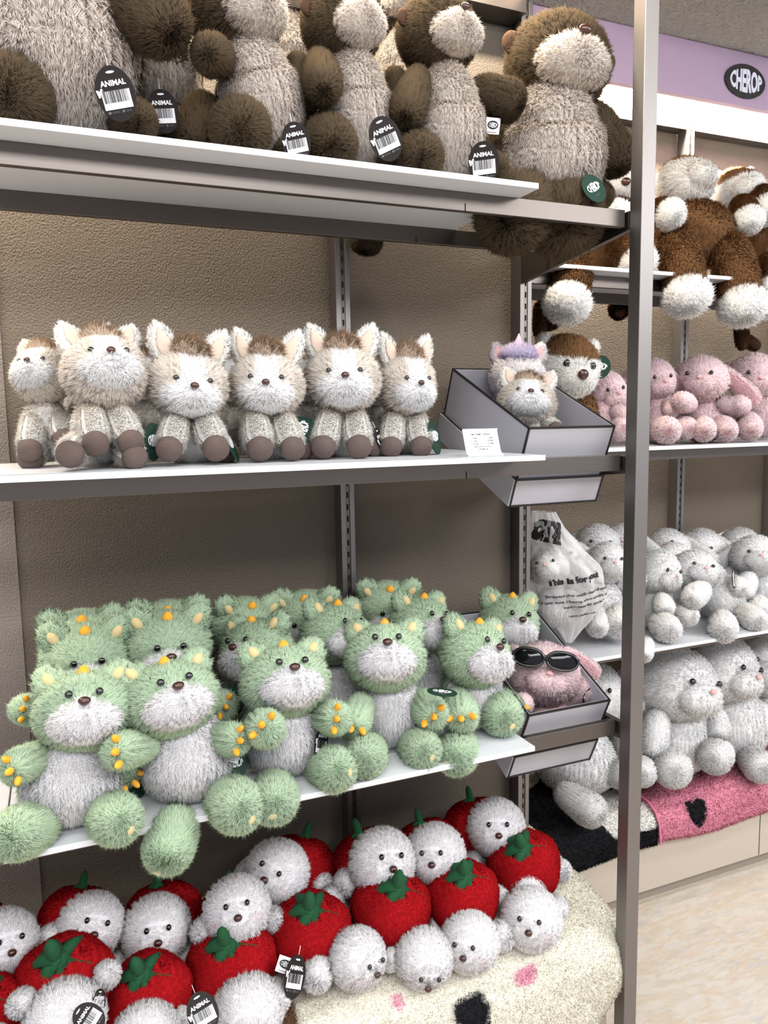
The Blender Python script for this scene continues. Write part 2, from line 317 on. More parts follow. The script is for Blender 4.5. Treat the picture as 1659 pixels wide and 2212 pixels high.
# right unit
for z, nm, who in ((1.744, 'top', 'brown and white dogs'), (1.315, 'middle', 'pink rabbits'), (.790, 'lower', 'small white rabbits')):
    box('shelf_board', (1.03, 2.75, 1.53, 1.90, z, z+.009), BOARD, label=f'white board under the {who} in the recessed unit', cat='shelf board', group='white shelf boards')
    for y in (1.585, 1.80):
        tag(link('shelf_rail', box_mesh('shelf_rail', [(1.03, 2.8, y, y+.012, z-.0283, z-.0003)], [STEEL], .0008)), f"{'front' if y < 1.7 else 'back'} steel rail under the {who} in the recessed unit", 'rail', 'shelf rails')
# platforms
def platform(x0, x1, y0, y1, top, label, seams):
    t = empty('display_platform', ((x0+x1)/2, (y0+y1)/2, 0)); tag(t, label, 'platform'); c = t.location
    bs = [(x0-c.x, x1-c.x, y0-c.y, y1-c.y, .06, top, 0)]+[(s-c.x-.0012, s-c.x+.0012, y0-c.y-.0006, y0-c.y+.004, .062, top-.002, 1) for s in seams]
    link('cabinet_body', box_mesh('cabinet_body', bs, [PLATM, DARK]), t)
    link('toe_kick', box_mesh('toe_kick', [(x0-c.x+.01, x1-c.x-.01, y0-c.y+.045, y1-c.y-.01, 0, .06)], [TOE]), t)
platform(-1.3, .966, 1.165, WY-.006, .30, 'pale laminate platform under the tomato dogs and cream rug', [.2])
platform(1.002, 3.4, 1.612, RY-.003, .285, 'pale laminate platform under the large white rabbits', [1.905])
# ---------------------------------------------------------------- rugs (pile built as short curled strands)
def rug(name, fn, nu, nv, n, length, width, col, label, cat='rug'):
    U, Vv = np.meshgrid(np.linspace(0, 1, nu), np.linspace(0, 1, nv), indexing='ij'); X = fn(U.ravel(), Vv.ravel())
    F = []
    for i in range(nu-1):
        for j in range(nv-1):
            a = i*nv+j; F += [(a, a+nv, a+nv+1), (a, a+nv+1, a+1)]
    F = np.array(F); N = vnorm(X, F)
    if N[:, 2].sum() < 0: F = F[:, ::-1].copy(); N = -N
    B = X-N*.012; nn = len(X); F2 = np.concatenate([F, F[:, ::-1]+nn])
    rim = [(i*nv) for i in range(nu)]+[(nu-1)*nv+j for j in range(1, nv)]+[i*nv+nv-1 for i in range(nu-2, -1, -1)]+[j for j in range(nv-2, 0, -1)]
    rr = [(rim[k], rim[(k+1) % len(rim)]) for k in range(len(rim))]
    E = []
    for a, b in rr: E += [(a, b, b+nn), (a, b+nn, a+nn)]
    E = np.array(E); X2 = np.concatenate([X, B])
    Fu = np.concatenate([F, E]); me = fur_mesh(name, X2, Fu, n, length, width, col, comb=lambda p, q: RNG.normal(0, 1, p.shape), lean=.6, jit=.40, clump=.55, cell=.0048, sway=.1)
    return tag(link(name, me), label, cat)
def lerp(a, b, t): return a+(b-a)*t
def prof(pts, t):
    p = np.array(pts, float); d = np.r_[0, np.cumsum(np.linalg.norm(np.diff(p, axis=0), axis=1))]; s = t*d[-1]
    return np.stack([np.interp(s, d, p[:, k]) for k in range(p.shape[1])], 1), s
def cream_fn(u, v):
    pr, s = prof([(1.515, .435), (1.40, .425), (1.30, .417), (1.20, .402), (1.165, .388), (1.142, .365), (1.128, .33), (1.122, .28), (1.122, .20), (1.125, .12)], v)
    y, z = pr[:, 0], pr[:, 1]; xe = np.interp(z, [.12, .217, .30, .344, .37, .40, .435], [.80, .90, .968, .992, .998, 1.0, 1.005])
    x = lerp(-.45, xe, u); edge = np.clip((u-.93)/.07, 0, 1); 
    z = z-.020*edge**2+.004*np.sin(x*21+y*9)+.003*np.sin(x*45-y*30); y = y+.004*np.sin(x*17+z*20)*(z < .36)
    return np.stack([x, y, z], 1)
CREAM, RPINK, RBLACK, RBROWN = (246, 239, 218), (226, 140, 165), (16, 16, 18), (86, 56, 38)
def patches(base, items):
    b = np.array(lin(base))
    def g(p, n):
        c = np.tile(b, (len(p), 1))
        for (x, y, z, rx, ry, cc, shape) in items:
            dx = (p[:, 0]-x)/rx; dy = (p[:, 1]-y)/ry if ry > 0 else (p[:, 2]-z)/(-ry)
            wob = .12*np.sin(p[:, 0]*160)+.12*np.sin(p[:, 1]*190+1)
            if shape == 'h': ins = (dx*1.1)**2+(dy-.75*np.abs(dx))**2 < 1
            else: ins = np.abs(dx)**3+np.abs(dy)**3 < 1+wob
            c[ins] = lin(cc)
        return c
    return g
def onrug(px, py, z=.41):
    r = RT*((px-829.5)/FPX)+DN*((py-1106)/FPX)+FW; q = r*((z-HC)/r[2]); return q[0], q[1]
items = []
for px, py, rx, ry, c, sh in ((1022, 2116, .034, .017, RBLACK, 'o'), (1136, 2062, .024, .006, RPINK, 'o'), (862, 2142, .010, .010, RPINK, 'o'), (596, 2180, .032, .05, RBROWN, 'o')):
    x, y = onrug(px, py, .40); items.append((x, y, 0, rx, ry, c, sh))
rug('cream_rug', cream_fn, 90, 60, 125000, .0065, .0017, patches(CREAM, items), 'cream shaggy round rug with pink and black patches draped over the platform')
def far_fn(x0, x1, top, zb, side=0):
    def g(u, v):
        pr, s = prof([(1.93, top+.02), (1.80, top+.008), (1.68, top+.004), (1.63, top), (1.602, top-.018), (1.588, top-.045), (1.584, zb)], v)
        y, z = pr[:, 0], pr[:, 1]; x = lerp(x0, x1, u); z = z+.004*np.sin(x*14+y*20)+side*.008*(1-v); y = y+.005*np.sin(x*11)*(v > .75)
        z = np.where(v > .8, z+.006*np.sin(x*9+1), z); return np.stack([x, y, z], 1)
    return g
def cow(p, n):
    c = np.tile(np.array(lin(RBLACK)), (len(p), 1)); x, y, z = p[:, 0], p[:, 1], p[:, 2]
    ins = ((x-1.42)/.15)**2+((y-1.66)/.085)**2+.3*np.sin(x*40)*.5 < 1; ins |= ((x-1.19)/.10)**2+((y-1.90)/.07)**2 < 1
    c[ins & (z > .262)] = lin((232, 230, 222)); return c
rug('black_white_rug', far_fn(1.005, 1.477, .305, .205), 50, 40, 26000, .009, .0022, cow, 'black shaggy rug with white cloud patches on the recessed platform')
hx = P(1509, 1763, 1.584)
def pinkc(p, n):
    c = np.tile(np.array(lin((226, 128, 152))), (len(p), 1)); dx = (p[:, 0]-hx.x)/.038; dz = (p[:, 2]+np.maximum(p[:, 1]-1.592, 0)-hx.z-.004)/.044
    X_, Y_ = dx*1.1, dz*1.1; ins = ((X_**2+Y_**2-1)**3-X_**2*Y_**3 < 0) & (p[:, 1] < 1.78); c[ins] = lin((14, 14, 16)); return c
rug('pink_rug', far_fn(1.483, 2.30, .311, .213), 70, 40, 42000, .009, .0022, pinkc, 'pink shaggy rug with a black heart hanging over the platform edge')
link('rug_piping', grid_mesh('rug_piping', np.array([[(1.480+.003*math.cos(a), pr_[0]-.006+.003*math.sin(a), pr_[1]+.006) for a in np.linspace(0, 2*math.pi, 8, endpoint=False)] for pr_ in [(1.80, .322), (1.68, .318), (1.63, .314), (1.602, .297), (1.584, .268), (1.578, .212)]]), [mat('rose_piping', (206, 110, 140), .7)], closed=True), bpy.data.objects['pink_rug'])
# ================================================================ PLUSH TOYS
GREEN, GWHITE = (176, 204, 166), (240, 238, 240)
def mpp_scale(px, py, Y, r_px, nominal): return r_px*MPP(px, py, Y)/nominal
def face_frame(H, yaw=0, pitch=0, roll=0, level=0.):
    look = (CAM-H); look.z *= (1-level); look.normalize(); X = Vector((0, 0, 1)).cross(look); X.normalize(); Z = look.cross(X)
    B = Matrix((( X.x, -look.x, Z.x), (X.y, -look.y, Z.y), (X.z, -look.z, Z.z))).to_4x4()
    return B @ Ry(roll) @ Rz(yaw) @ Rx(-pitch)
KIT = {}
# ---- shared small parts
EYE = ballm('eye', (.0062, .0045, .0062), BLACK); EYE_S = ballm('eye', (.0048, .004, .0048), BLACK); EYE_L = ballm('eye', (.0085, .006, .0085), BLACK)
NOSE = ballm('nose', (.0100, .006, .0075), BROWNG, lambda v: v*np.stack([1-.25*(v[:, 2] < 0)*-v[:, 2], np.ones(len(v)), np.ones(len(v))], 1))
NOSE_P = ballm('nose', (.0062, .004, .0042), PINKF); HORN = ballm('horn', (.0095, .009, .0095), ORANGE, lambda v: v*np.stack([1-.35*v[:, 2], 1-.35*v[:, 2], np.ones(len(v))], 1))
CLAW = ballm('claw', (.0066, .0062, .0135), ORANGE); PAD = ballm('sole_pad', (.009, .007, .004), CREAMF)
PATCH = ballm('inner_ear', (.0080, .006, .0125), CREAMF)
# ---- green bear
hv, hf = ball((.072, .060, .061), lambda v: v*np.stack([1+.05*(1-v[:, 2])*(v[:, 2] < .3)*.8, np.ones(len(v)), np.ones(len(v))], 1))
G_HEAD = fur_mesh('head', hv, hf, 17000, .0125, .0012, C1(GREEN), away((0, -.075, -.005)), seed=1)
mv, mf = ball((.053, .031, .036), lambda v: v*np.stack([1-.30*np.clip(v[:, 2], 0, 1), np.ones(len(v)), 1+.0*v[:, 0]], 1))
G_MUZ = fur_mesh('muzzle', mv, mf, 7500, .0105, .0011, C1(GWHITE), away((0, -.05, .016)), seed=2)
bv, bf = ball((.070, .058, .082), lambda v: v*np.stack([1-.28*v[:, 2], 1-.22*v[:, 2], np.ones(len(v))], 1))
G_BODY = fur_mesh('body', bv, bf, 19000, .0125, .0012, mixc(GREEN, GWHITE, lambda p: (-(p[:, 1])/.058*1.0+.12-np.abs(p[:, 0]/.07)**3*.35)*14), down, seed=3)
av, af = capsule(.098, .020, .030)
G_ARM = fur_mesh('arm', av, af, 7500, .0115, .0012, C1(GREEN), away((0, -.01, .120)), seed=4)
lv, lf = capsule(.10, .038, .044)
G_LEG = fur_mesh('leg', lv, lf, 10000, .0130, .0012, C1(GREEN), away((0, 0, .125)), seed=5)
ev, ef = ball((.021, .013, .024), None, 3); G_EAR = fur_mesh('ear', ev, ef, 2600, .010, .0012, C1(GREEN), away((0, -.01, -.03)), seed=6)
def head_subs(eyes, nose, muz, ears, horn=None, extra=()):
    s = []
    for e in eyes: s.append(e)
    return s
ear_i = Matrix.Translation((0, -.0165, .003))
KIT['green'] = dict(head=(G_HEAD, .080, .066, [('muzzle', G_MUZ, T((0, -.045, -.021))), ('nose', NOSE, T((0, -.0800, .004)) @ Rx(-12)), ('eye', EYE, T((-.023, -.068, .019))), ('eye', EYE, T((.023, -.068, .019))),
    ('horn', HORN, T((0, -.022, .064)) @ Rx(12)), ('ear', G_EAR, T((-.052, -.002, .051)) @ Ry(-34) @ S(1.08), [('inner_ear', PATCH, ear_i)]), ('ear', G_EAR, T((.052, -.002, .051)) @ Ry(34) @ S(1.08), [('inner_ear', PATCH, ear_i)])]),
    body=(G_BODY, .077, .090, []), arm=(G_ARM, .098, .034, [('claw', CLAW, T((-.021, -.014, .098)) @ Rx(22) @ Ry(-26)), ('claw', CLAW, T((.0, -.017, .108)) @ Rx(24)), ('claw', CLAW, T((.021, -.013, .098)) @ Rx(22) @ Ry(26))]),
    leg=(G_LEG, .10, .049, [('sole_pad', PAD, T((.004, .020, .1045)) @ Rx(-24))]))
# ---- pony
PBEI, PCREAM, PWH, PMANE = (220, 208, 194), (244, 239, 232), (250, 249, 249), (180, 153, 128)
hv, hf = ball((.060, .053, .057))
def blaze(p): return (1-np.abs(p[:, 0])/.019)*6*(p[:, 1] < 0)*(p[:, 2] > -.03)
P_HEAD = fur_mesh('head', hv, hf, 15000, .0120, .0011, mixc(PBEI, PWH, blaze), away((0, -.06, -.005)), seed=11)
mv, mf = ball((.042, .026, .029)); P_MUZ = fur_mesh('muzzle', mv, mf, 5500, .0105, .0011, C1(PWH), away((0, -.04, .010)), seed=12)
bv, bf = ball((.047, .042, .060), lambda v: v*np.stack([1-.2*v[:, 2], 1-.2*v[:, 2], np.ones(len(v))], 1))
P_BODY = fur_mesh('body', bv, bf, 10000, .0125, .0012, mixc(PCREAM, PBEI, lambda p: p[:, 2]/.05-.3+.5*nz(p, 60)), down, seed=13)
av, af = capsule(.075, .021, .023); P_LEG = fur_mesh('front_leg', av, af, 6500, .0120, .0012, mixc(PBEI, PCREAM, lambda p: p[:, 2]/.03+.3*nz(p, 80)), tipw, keep=lambda p: np.clip((.070-p[:, 2])/.012, .25, 1), seed=14)
HOOFM = ballm('hoof', (.0245, .0245, .020), HOOF, lambda v: sup(v*1.0, 2.6)*np.stack([1+.05*v[:, 2], 1+.05*v[:, 2], np.ones(len(v))], 1))
def ear_tweak(v): return v*np.stack([1-.45*np.clip(v[:, 2], 0, 1), np.ones(len(v)), np.ones(len(v))], 1)
ev, ef = ball((.017, .009, .030), ear_tweak, 3); P_EAR = fur_mesh('ear', ev, ef, 2400, .007, .0011, C1(PCREAM), tipw, seed=15)
P_EARI = ballm('inner_ear', (.0095, .003, .021), mat('ear_beige_felt', (205, 186, 170), .9), ear_tweak)
tv, tf = ball((.026, .022, .017), None, 3); P_MANE = fur_mesh('mane', tv, tf, 3200, .024, .0012, C1(PMANE), away((0, .03, -.01)), lean=.8, seed=16)
KIT['pony'] = dict(head=(P_HEAD, .067, .064, [('muzzle', P_MUZ, T((0, -.038, -.020))), ('nose', ballm('nose', (.0070, .005, .0056), BROWNG), T((0, -.0680, -.004))), ('eye', EYE_S, T((-.026, -.054, .007))), ('eye', EYE_S, T((.026, -.054, .007))),
    ('mane', P_MANE, T((0, -.008, .055)) @ S(.92)), ('ear', P_EAR, T((-.041, .0, .064)) @ Ry(-22) @ S(1.25), [('inner_ear', P_EARI, T((0, -.0125, 0)))]), ('ear', P_EAR, T((.041, .0, .064)) @ Ry(22) @ S(1.25), [('inner_ear', P_EARI, T((0, -.0125, 0)))])]),
    body=(P_BODY, .052, .064, []), arm=(P_LEG, .075, .0265, [('hoof', HOOFM, T((0, 0, .070)))]), leg=(P_LEG, .075, .0265, [('hoof', HOOFM, T((0, 0, .070)))]))
# ---- brown bear
BRD, BRB = (60, 48, 34), (214, 200, 188)
hv, hf = ball((.082, .074, .080)); B_HEAD = fur_mesh('head', hv, hf, 19000, .0135, .0013, C1(BRD), away((0, -.09, -.01)), seed=21)
mv, mf = ball((.058, .040, .042), lambda v: v*np.stack([1-.12*v[:, 2], np.ones(len(v)), np.ones(len(v))], 1)); B_MUZ = fur_mesh('muzzle', mv, mf, 9500, .0105, .0011, C1(BRB), away((0, -.06, .03)), seed=22)
def fold(v):
    z = v[:, 2]; k = 1-.26*np.clip(z, -.2, 1)+.05*np.exp(-((z-.16)/.07)**2)-.06*np.exp(-((z-.30)/.08)**2); return v*np.stack([k, k, np.ones(len(v))], 1)
bv, bf = ball((.082, .070, .112), fold, 5); B_BODY = fur_mesh('body', bv, bf, 30000, .0130, .0013, mixc(BRD, BRB, lambda p: (-(p[:, 1])/.07+.12-np.abs(p[:, 0]/.082)**4*.3)*12), down, lean=.7, seed=23)
av, af = capsule(.15, .030, .042); B_ARM = fur_mesh('arm', av, af, 14000, .0135, .0013, C1(BRD), away((0, 0, .175)), seed=24)
lv, lf = capsule(.12, .044, .052); B_LEG = fur_mesh('leg', lv, lf, 13000, .0145, .0013, C1(BRD), away((0, 0, .145)), seed=25)
B_EAR = ballm('ear', (.017, .010, .019), mat('brown_ear_corduroy', (92, 70, 56), .95, 0, (400, .9, .003, (1, 1, .3)), None, .1))
KIT['brown'] = dict(head=(B_HEAD, .091, .089, [('muzzle', B_MUZ, T((0, -.060, -.012))), ('nose', ballm('nose', (.0120, .007, .0085), BROWNG), T((0, -.092, .029)) @ Rx(-38)), ('eye', EYE_S, T((-.030, -.068, .038))), ('eye', EYE_S, T((.030, -.068, .038))),
    ('ear', B_EAR, T((-.086, 0, .022))), ('ear', B_EAR, T((.086, 0, .022)))]), body=(B_BODY, .090, .120, []), arm=(B_ARM, .15, .048, []), leg=(B_LEG, .12, .058, []))
# ---- tomato dog
DW, RED = (244, 241, 244), (158, 8, 12)
hv, hf = ball((.052, .048, .050)); D_HEAD = fur_mesh('head', hv, hf, 12000, .0080, .0011, mixc(DW, (240, 205, 210), lambda p: .55*(1-(((np.abs(p[:, 0])-.031)/.010)**2+((p[:, 2]+.016)/.007)**2))*(p[:, 1] < 0)), away((0, -.06, -.01)), clump=.3, seed=31)
tv, tf = ball((.068, .064, .060), lambda v: v*np.stack([1+.03*np.cos(5*np.arctan2(v[:, 1], v[:, 0]))]*2+[1-.16*np.exp(-((v[:, 0]**2+v[:, 1]**2)/.06))], 1), 5)
D_TOM = fur_mesh('tomato_costume', tv, tf, 20000, .0042, .0010, C1(RED), down, clump=.15, jit=.2, seed=32)
bv, bf = ball((.036, .036, .044), None, 3); D_BODY = fur_mesh('body', bv, bf, 3500, .0075, .0012, C1(DW), down, seed=33)
av, af = capsule(.058, .018, .024, sub=3); D_ARM = fur_mesh('arm', av, af, 3600, .0080, .0012, C1(DW), away((0, 0, .075)), clump=.3, seed=34)
def leafm():
    bm = bmesh.new(); k = 6
    for i in range(k):
        a = i*2*math.pi/k+.2; R_ = Matrix.Rotation(a, 4, 'Z'); pts = []
        for t in (0, .25, .5, .75, 1.):
            wd = .0075*(1-t**2.2)+.0012; z = .006-.016*t*t+.004*math.sin(3*t+i); pts.append((wd, .030*t, z))
        up = [[bm.verts.new(R_ @ Vector((s*wd_, y, z+th))) for (wd_, y, z) in pts] for s, th in ((-1, 0), (0, .0035), (1, 0), (0, -.003))]
        for q in range(4):
            for j in range(4): bm.faces.new((up[q][j], up[(q+1) % 4][j], up[(q+1) % 4][j+1], up[q][j+1]))
        bm.faces.new([up[q][4] for q in range(4)])
    r = bmesh.ops.create_icosphere(bm, subdivisions=2, radius=1)
    for v in r['verts']: v.co = Vector((v.co.x*.0065, v.co.y*.0065, .016+v.co.z*.017))
    r = bmesh.ops.create_icosphere(bm, subdivisions=2, radius=1)
    for v in r['verts']: v.co = Vector((v.co.x*.011, v.co.y*.011, .004+v.co.z*.006))
    bmesh.ops.recalc_face_normals(bm, faces=bm.faces); me = bpy.data.meshes.new('leaf_crown'); bm.to_mesh(me); bm.free(); me.materials.append(LEAFM); me.polygons.foreach_set('use_smooth', [True]*len(me.polygons)); return me
LEAF = leafm()
KIT['dog'] = dict(head=(D_HEAD, .057, .055, [('nose', ballm('nose', (.0068, .005, .0056), BROWNG), T((0, -.053, -.012))), ('eye', ballm('eye', (.0042, .004, .0048), BLACK), T((-.017, -.050, .007))), ('eye', bpy.data.meshes['eye.003'], T((.017, -.050, .007)))]),
    body=(D_BODY, .041, .050, []), arm=(D_ARM, .058, .028, []), leg=(D_ARM, .058, .028, []))
# ---- brown and white big dog
XB, XW = (110, 72, 42), (250, 246, 240)
hv, hf = ball((.078, .070, .066)); X_HEAD = fur_mesh('head', hv, hf, 13000, .0125, .0015, mixc(XW, XB, lambda p: (p[:, 2]-.030+.010*(p[:, 1] < -.03))/.004), away((0, -.08, -.01)), seed=41)
mv, mf = ball((.046, .034, .034)); X_MUZ = fur_mesh('muzzle', mv, mf, 4500, .0115, .0014, C1(XW), away((0, -.05, .01)), seed=42)
bv, bf = ball((.100, .085, .090)); X_BODY = fur_mesh('body', bv, bf, 17000, .0135, .0016, C1(XB), down, seed=43)
lv, lf = capsule(.15, .045, .044); X_LEG = fur_mesh('leg', lv, lf, 9000, .0135, .0016, C1(XB), tipw, seed=44)
pv, pf = ball((.050, .046, .042)); X_PAW = fur_mesh('paw', pv, pf, 7500, .0135, .0015, C1((250, 250, 248)), away((0, 0, .065)), seed=45)
X_NOSE = ballm('nose', (.0135, .008, .011), BROWNG); ev, ef = ball((.020, .012, .022), None, 3); X_EAR = fur_mesh('ear', ev, ef, 1500, .011, .0014, C1(XW), tipw, seed=46)
KIT['browndog'] = dict(head=(X_HEAD, .086, .074, [('muzzle', X_MUZ, T((0, -.052, -.018))), ('nose', X_NOSE, T((0, -.090, -.006))), ('eye', EYE_L, T((-.034, -.066, .012))), ('eye', EYE_L, T((.034, -.066, .012))),
    ('ear', X_EAR, T((-.060, .01, .040)) @ Ry(-35)), ('ear', X_EAR, T((.060, .01, .040)) @ Ry(35))]), body=(X_BODY, .110, .098, []), arm=(X_LEG, .15, .052, [('paw', X_PAW, T((0, 0, .135)))]), leg=(X_LEG, .15, .052, [('paw', X_PAW, T((0, 0, .140)))]))
# ---- rabbits
def rabbit(key, colr, inner, seed, heart, k=1., kn=1.):
    flip = 0 if heart else 180
    hv, hf = ball((.060, .056, .054), lambda v: v*np.stack([1-.10*v[:, 2], 1-.05*v[:, 2], np.ones(len(v))], 1))
    ck = mixc(colr, (244, 196, 200), lambda p: .5*(k < 1.2)*(1-(((np.abs(p[:, 0])-.036)/.012)**2+((p[:, 2]+.012)/.008)**2))*(p[:, 1] < 0))
    H = fur_mesh('head', hv*k, hf, int(10000*kn), .0085, .0014, ck, away((0, -.07, 0)), clump=.3, seed=seed)
    mv, mf = ball((.036, .024, .025), None, 3); M = fur_mesh('muzzle', mv*k, mf, int(2600*kn), .0085, .0013, C1(colr), away((0, -.04, .01)), seed=seed+1)
    bv, bf = ball((.056, .050, .070), lambda v: v*np.stack([1-.24*v[:, 2], 1-.2*v[:, 2], np.ones(len(v))], 1)); B = fur_mesh('body', bv*k, bf, int(9000*kn), .010, .0015, C1(colr), down, seed=seed+2)
    av, af = capsule(.095, .021, .027, sub=3); A = fur_mesh('arm', av*k, af, int(4500*kn), .0095, .0014, C1(colr), away((0, 0, .115)), seed=seed+3)
    lv, lf = capsule(.10, .026, .036); Lg = fur_mesh('leg', lv*k, lf, int(6000*kn), .010, .0014, C1(colr), away((0, 0, .125)), seed=seed+4)
    ev, ef = capsule(.125, .012, .024, .42, 3); E = fur_mesh('ear', ev*k, ef, int(3600*kn), .0085, .0014, mixc(colr, inner, lambda p: (-p[:, 1]-.004)/.001*(np.abs(p[:, 0]) < .015)), tipw, seed=seed+5)
    ls = []
    if heart:
        t = np.linspace(0, 2*math.pi, 36); hp = np.stack([.0085*np.sin(t)**3*1.0, .0085*(13*np.cos(t)-5*np.cos(2*t)-2*np.cos(3*t)-np.cos(4*t))/16, np.zeros(36)], 1)
        G = np.array([[(p[0]+.0009*math.cos(a)*(p[0]/.012), p[1]+.0009*math.cos(a), .0015*math.sin(a)) for a in np.linspace(0, 2*math.pi, 6, endpoint=False)] for p in hp]); hm = grid_mesh('sole_heart', G, [HEARTP], closed=True); ls = [('sole_heart', hm, T((0, 0, .112)))]
    KIT[key] = dict(head=(H, .062*k+.004, .056*k+.004, [('muzzle', M, T((0, -.044*k, -.016*k))), ('nose', NOSE_P, T((0, -.0685*k-.003, -.003*k)) @ S(k*.9)), ('eye', EYE_S, T((-.026*k, -.056*k, .008*k)) @ S(k)), ('eye', EYE_S, T((.026*k, -.056*k, .008*k)) @ S(k)), ('ear', E, T((-.040*k, .012*k, .034*k)) @ Rx(12) @ Ry(-138) @ Rz(flip)), ('ear', E, T((.040*k, .012*k, .034*k)) @ Rx(12) @ Ry(138) @ Rz(flip))]),
        body=(B, .058*k+.004, .073*k+.004, []), arm=(A, .095*k, .027*k+.004, []), leg=(Lg, .10*k, .037*k+.004, ls))
rabbit('pink', (250, 212, 216), (236, 180, 188), 51, True)
rabbit('white', (250, 249, 248), (240, 188, 188), 61, False)
rabbit('bigwhite', (250, 249, 248), (240, 188, 188), 81, False, 1.5, 1.9)
# ---- unicorn (only ever seen in the box)
U_HEAD = fur_mesh('head', *ball((.060, .053, .055)), 11000, .0110, .0012, C1((232, 226, 228)), away((0, -.06, -.005)), seed=71)
U_MANE = fur_mesh('mane', *ball((.036, .020, .016), None, 3), 3200, .017, .0012, C1((190, 176, 214)), tipw, seed=72)
U_EAR = fur_mesh('ear', *ball((.018, .010, .026), ear_tweak, 3), 1800, .008, .0012, C1((236, 226, 230)), tipw, seed=73); U_EARI = ballm('inner_ear', (.011, .004, .020), EARPINK, ear_tweak)
U_HORN = ballm('horn', (.012, .012, .026), mat('pale_pink_satin', (232, 178, 200), .5), lambda v: v*np.stack([1-.75*np.clip(v[:, 2], -.2, 1)]*2+[np.ones(len(v))], 1))
KIT['unicorn'] = dict(head=(U_HEAD, .067, .062, [('eye', EYE, T((-.028, -.056, -.004))), ('eye', EYE, T((.028, -.056, -.004))), ('muzzle', P_MUZ, T((0, -.038, -.024))), ('mane', U_MANE, T((0, -.020, .048))), ('horn', U_HORN, T((0, -.016, .072))),
    ('ear', U_EAR, T((-.046, 0, .052)) @ Ry(-20), [('inner_ear', U_EARI, T((0, -.009, 0)))]), ('ear', U_EAR, T((.046, 0, .052)) @ Ry(20), [('inner_ear', U_EARI, T((0, -.009, 0)))])]), body=KIT['pony']['body'], arm=KIT['pony']['arm'], leg=KIT['pony']['leg'])
# ---- assembling one toy
def sub(parent, items):
    for it in items:
        o = link(it[0], it[1], parent, it[2])
        if len(it) > 3 and parent.parent is not None and parent.parent.type != 'EMPTY': pass
        if len(it) > 3:
            for q in it[3]:
                c = link(q[0], q[1], parent, it[2] @ q[2])
def align(A, B, spin=0):
    Z = (B-A).normalized(); c = (CAM-B).normalized(); Yv = -(c-Z*c.dot(Z))
    if Yv.length < 1e-4: Yv = Vector((0, 1, 0))
    Yv.normalize(); X = Yv.cross(Z); return Matrix(((X.x, Yv.x, Z.x), (X.y, Yv.y, Z.y), (X.z, Yv.z, Z.z))).to_4x4() @ Rz(spin)
def toy(kind, name, label, group, head=None, body=None, arms=(), legs=(), cat='plush toy', tags=(), legname='leg', armname='arm', hide=(), fz=None, fy=0.):
    """head (px,py,Y,rx,rz,yaw,pitch,roll); body (px,py,Y,rx,rz,yaw,roll); limb (x1,y1,Y1,x2,y2,Y2,r[,spin])"""
    K = KIT[kind]; b0 = P(body[0], body[1]+body[4]*.9, body[2]) if body else P(head[0], head[1]+head[4], head[2])
    t = empty(name, b0); tag(t, label, cat, group); inv = T(-b0)
    if head:
        px, py, Y, rx, rz, ya, pi_, ro = head; me, nx, nz_, subs = K['head']; H = P(px, py, Y); m = MPP(px, py, Y); sx, sz = rx*m/nx, rz*m/nz_
        o = link('head', me, t, inv @ T(H) @ face_frame(H, ya, pi_, ro) @ S(sx, (sx+sz)/2, sz)); sub(o, [s for s in subs if s[0] not in hide])
    if body:
        px, py, Y, rx, rz, ya, ro = body; me, nx, nz_, subs = K['body']; H = P(px, py, Y); m = MPP(px, py, Y); sx, sz = rx*m/nx, rz*m/nz_
        if fz is not None: H.z = max(H.z, fz+rz*m*.96)
        link('body', me, t, inv @ T(H) @ face_frame(H, ya, 0, ro, .6) @ S(sx, (sx+sz)/2, sz))
    for nm, key, lst in ((armname, 'arm', arms), (legname, 'leg', legs)):
        for q in lst:
            x1, y1, Y1, x2, y2, Y2, r = q[:7]; me, nL, nr, subs = K[key]; A = P(x1, y1, Y1); B = P(x2, y2, Y2); rr = r*MPP(x2, y2, Y2)
            if fz is not None and Y2 >= fy: B.z = max(B.z, fz+rr*.97); A.z = max(A.z, fz+rr*.8)
            L = (B-A).length+rr*.8; M = inv @ T(A) @ align(A, B, q[7] if len(q) > 7 else 0) @ S(rr/nr, rr/nr, L/nL)
            o = link(nm, me, t, M)
            for s in subs:      # keep claws and paws their own shape on a stretched limb
                loc = s[2].to_translation(); rot = s[2].to_3x3().to_4x4(); k = (rr/nr)/(L/nL); zc = nL-(nL-loc.z)*k
                link(s[0], s[1], o, T((loc.x, loc.y, zc)) @ S(1, 1, k) @ rot)
    for g in tags: hang_tag(t, inv, *g)
    return t
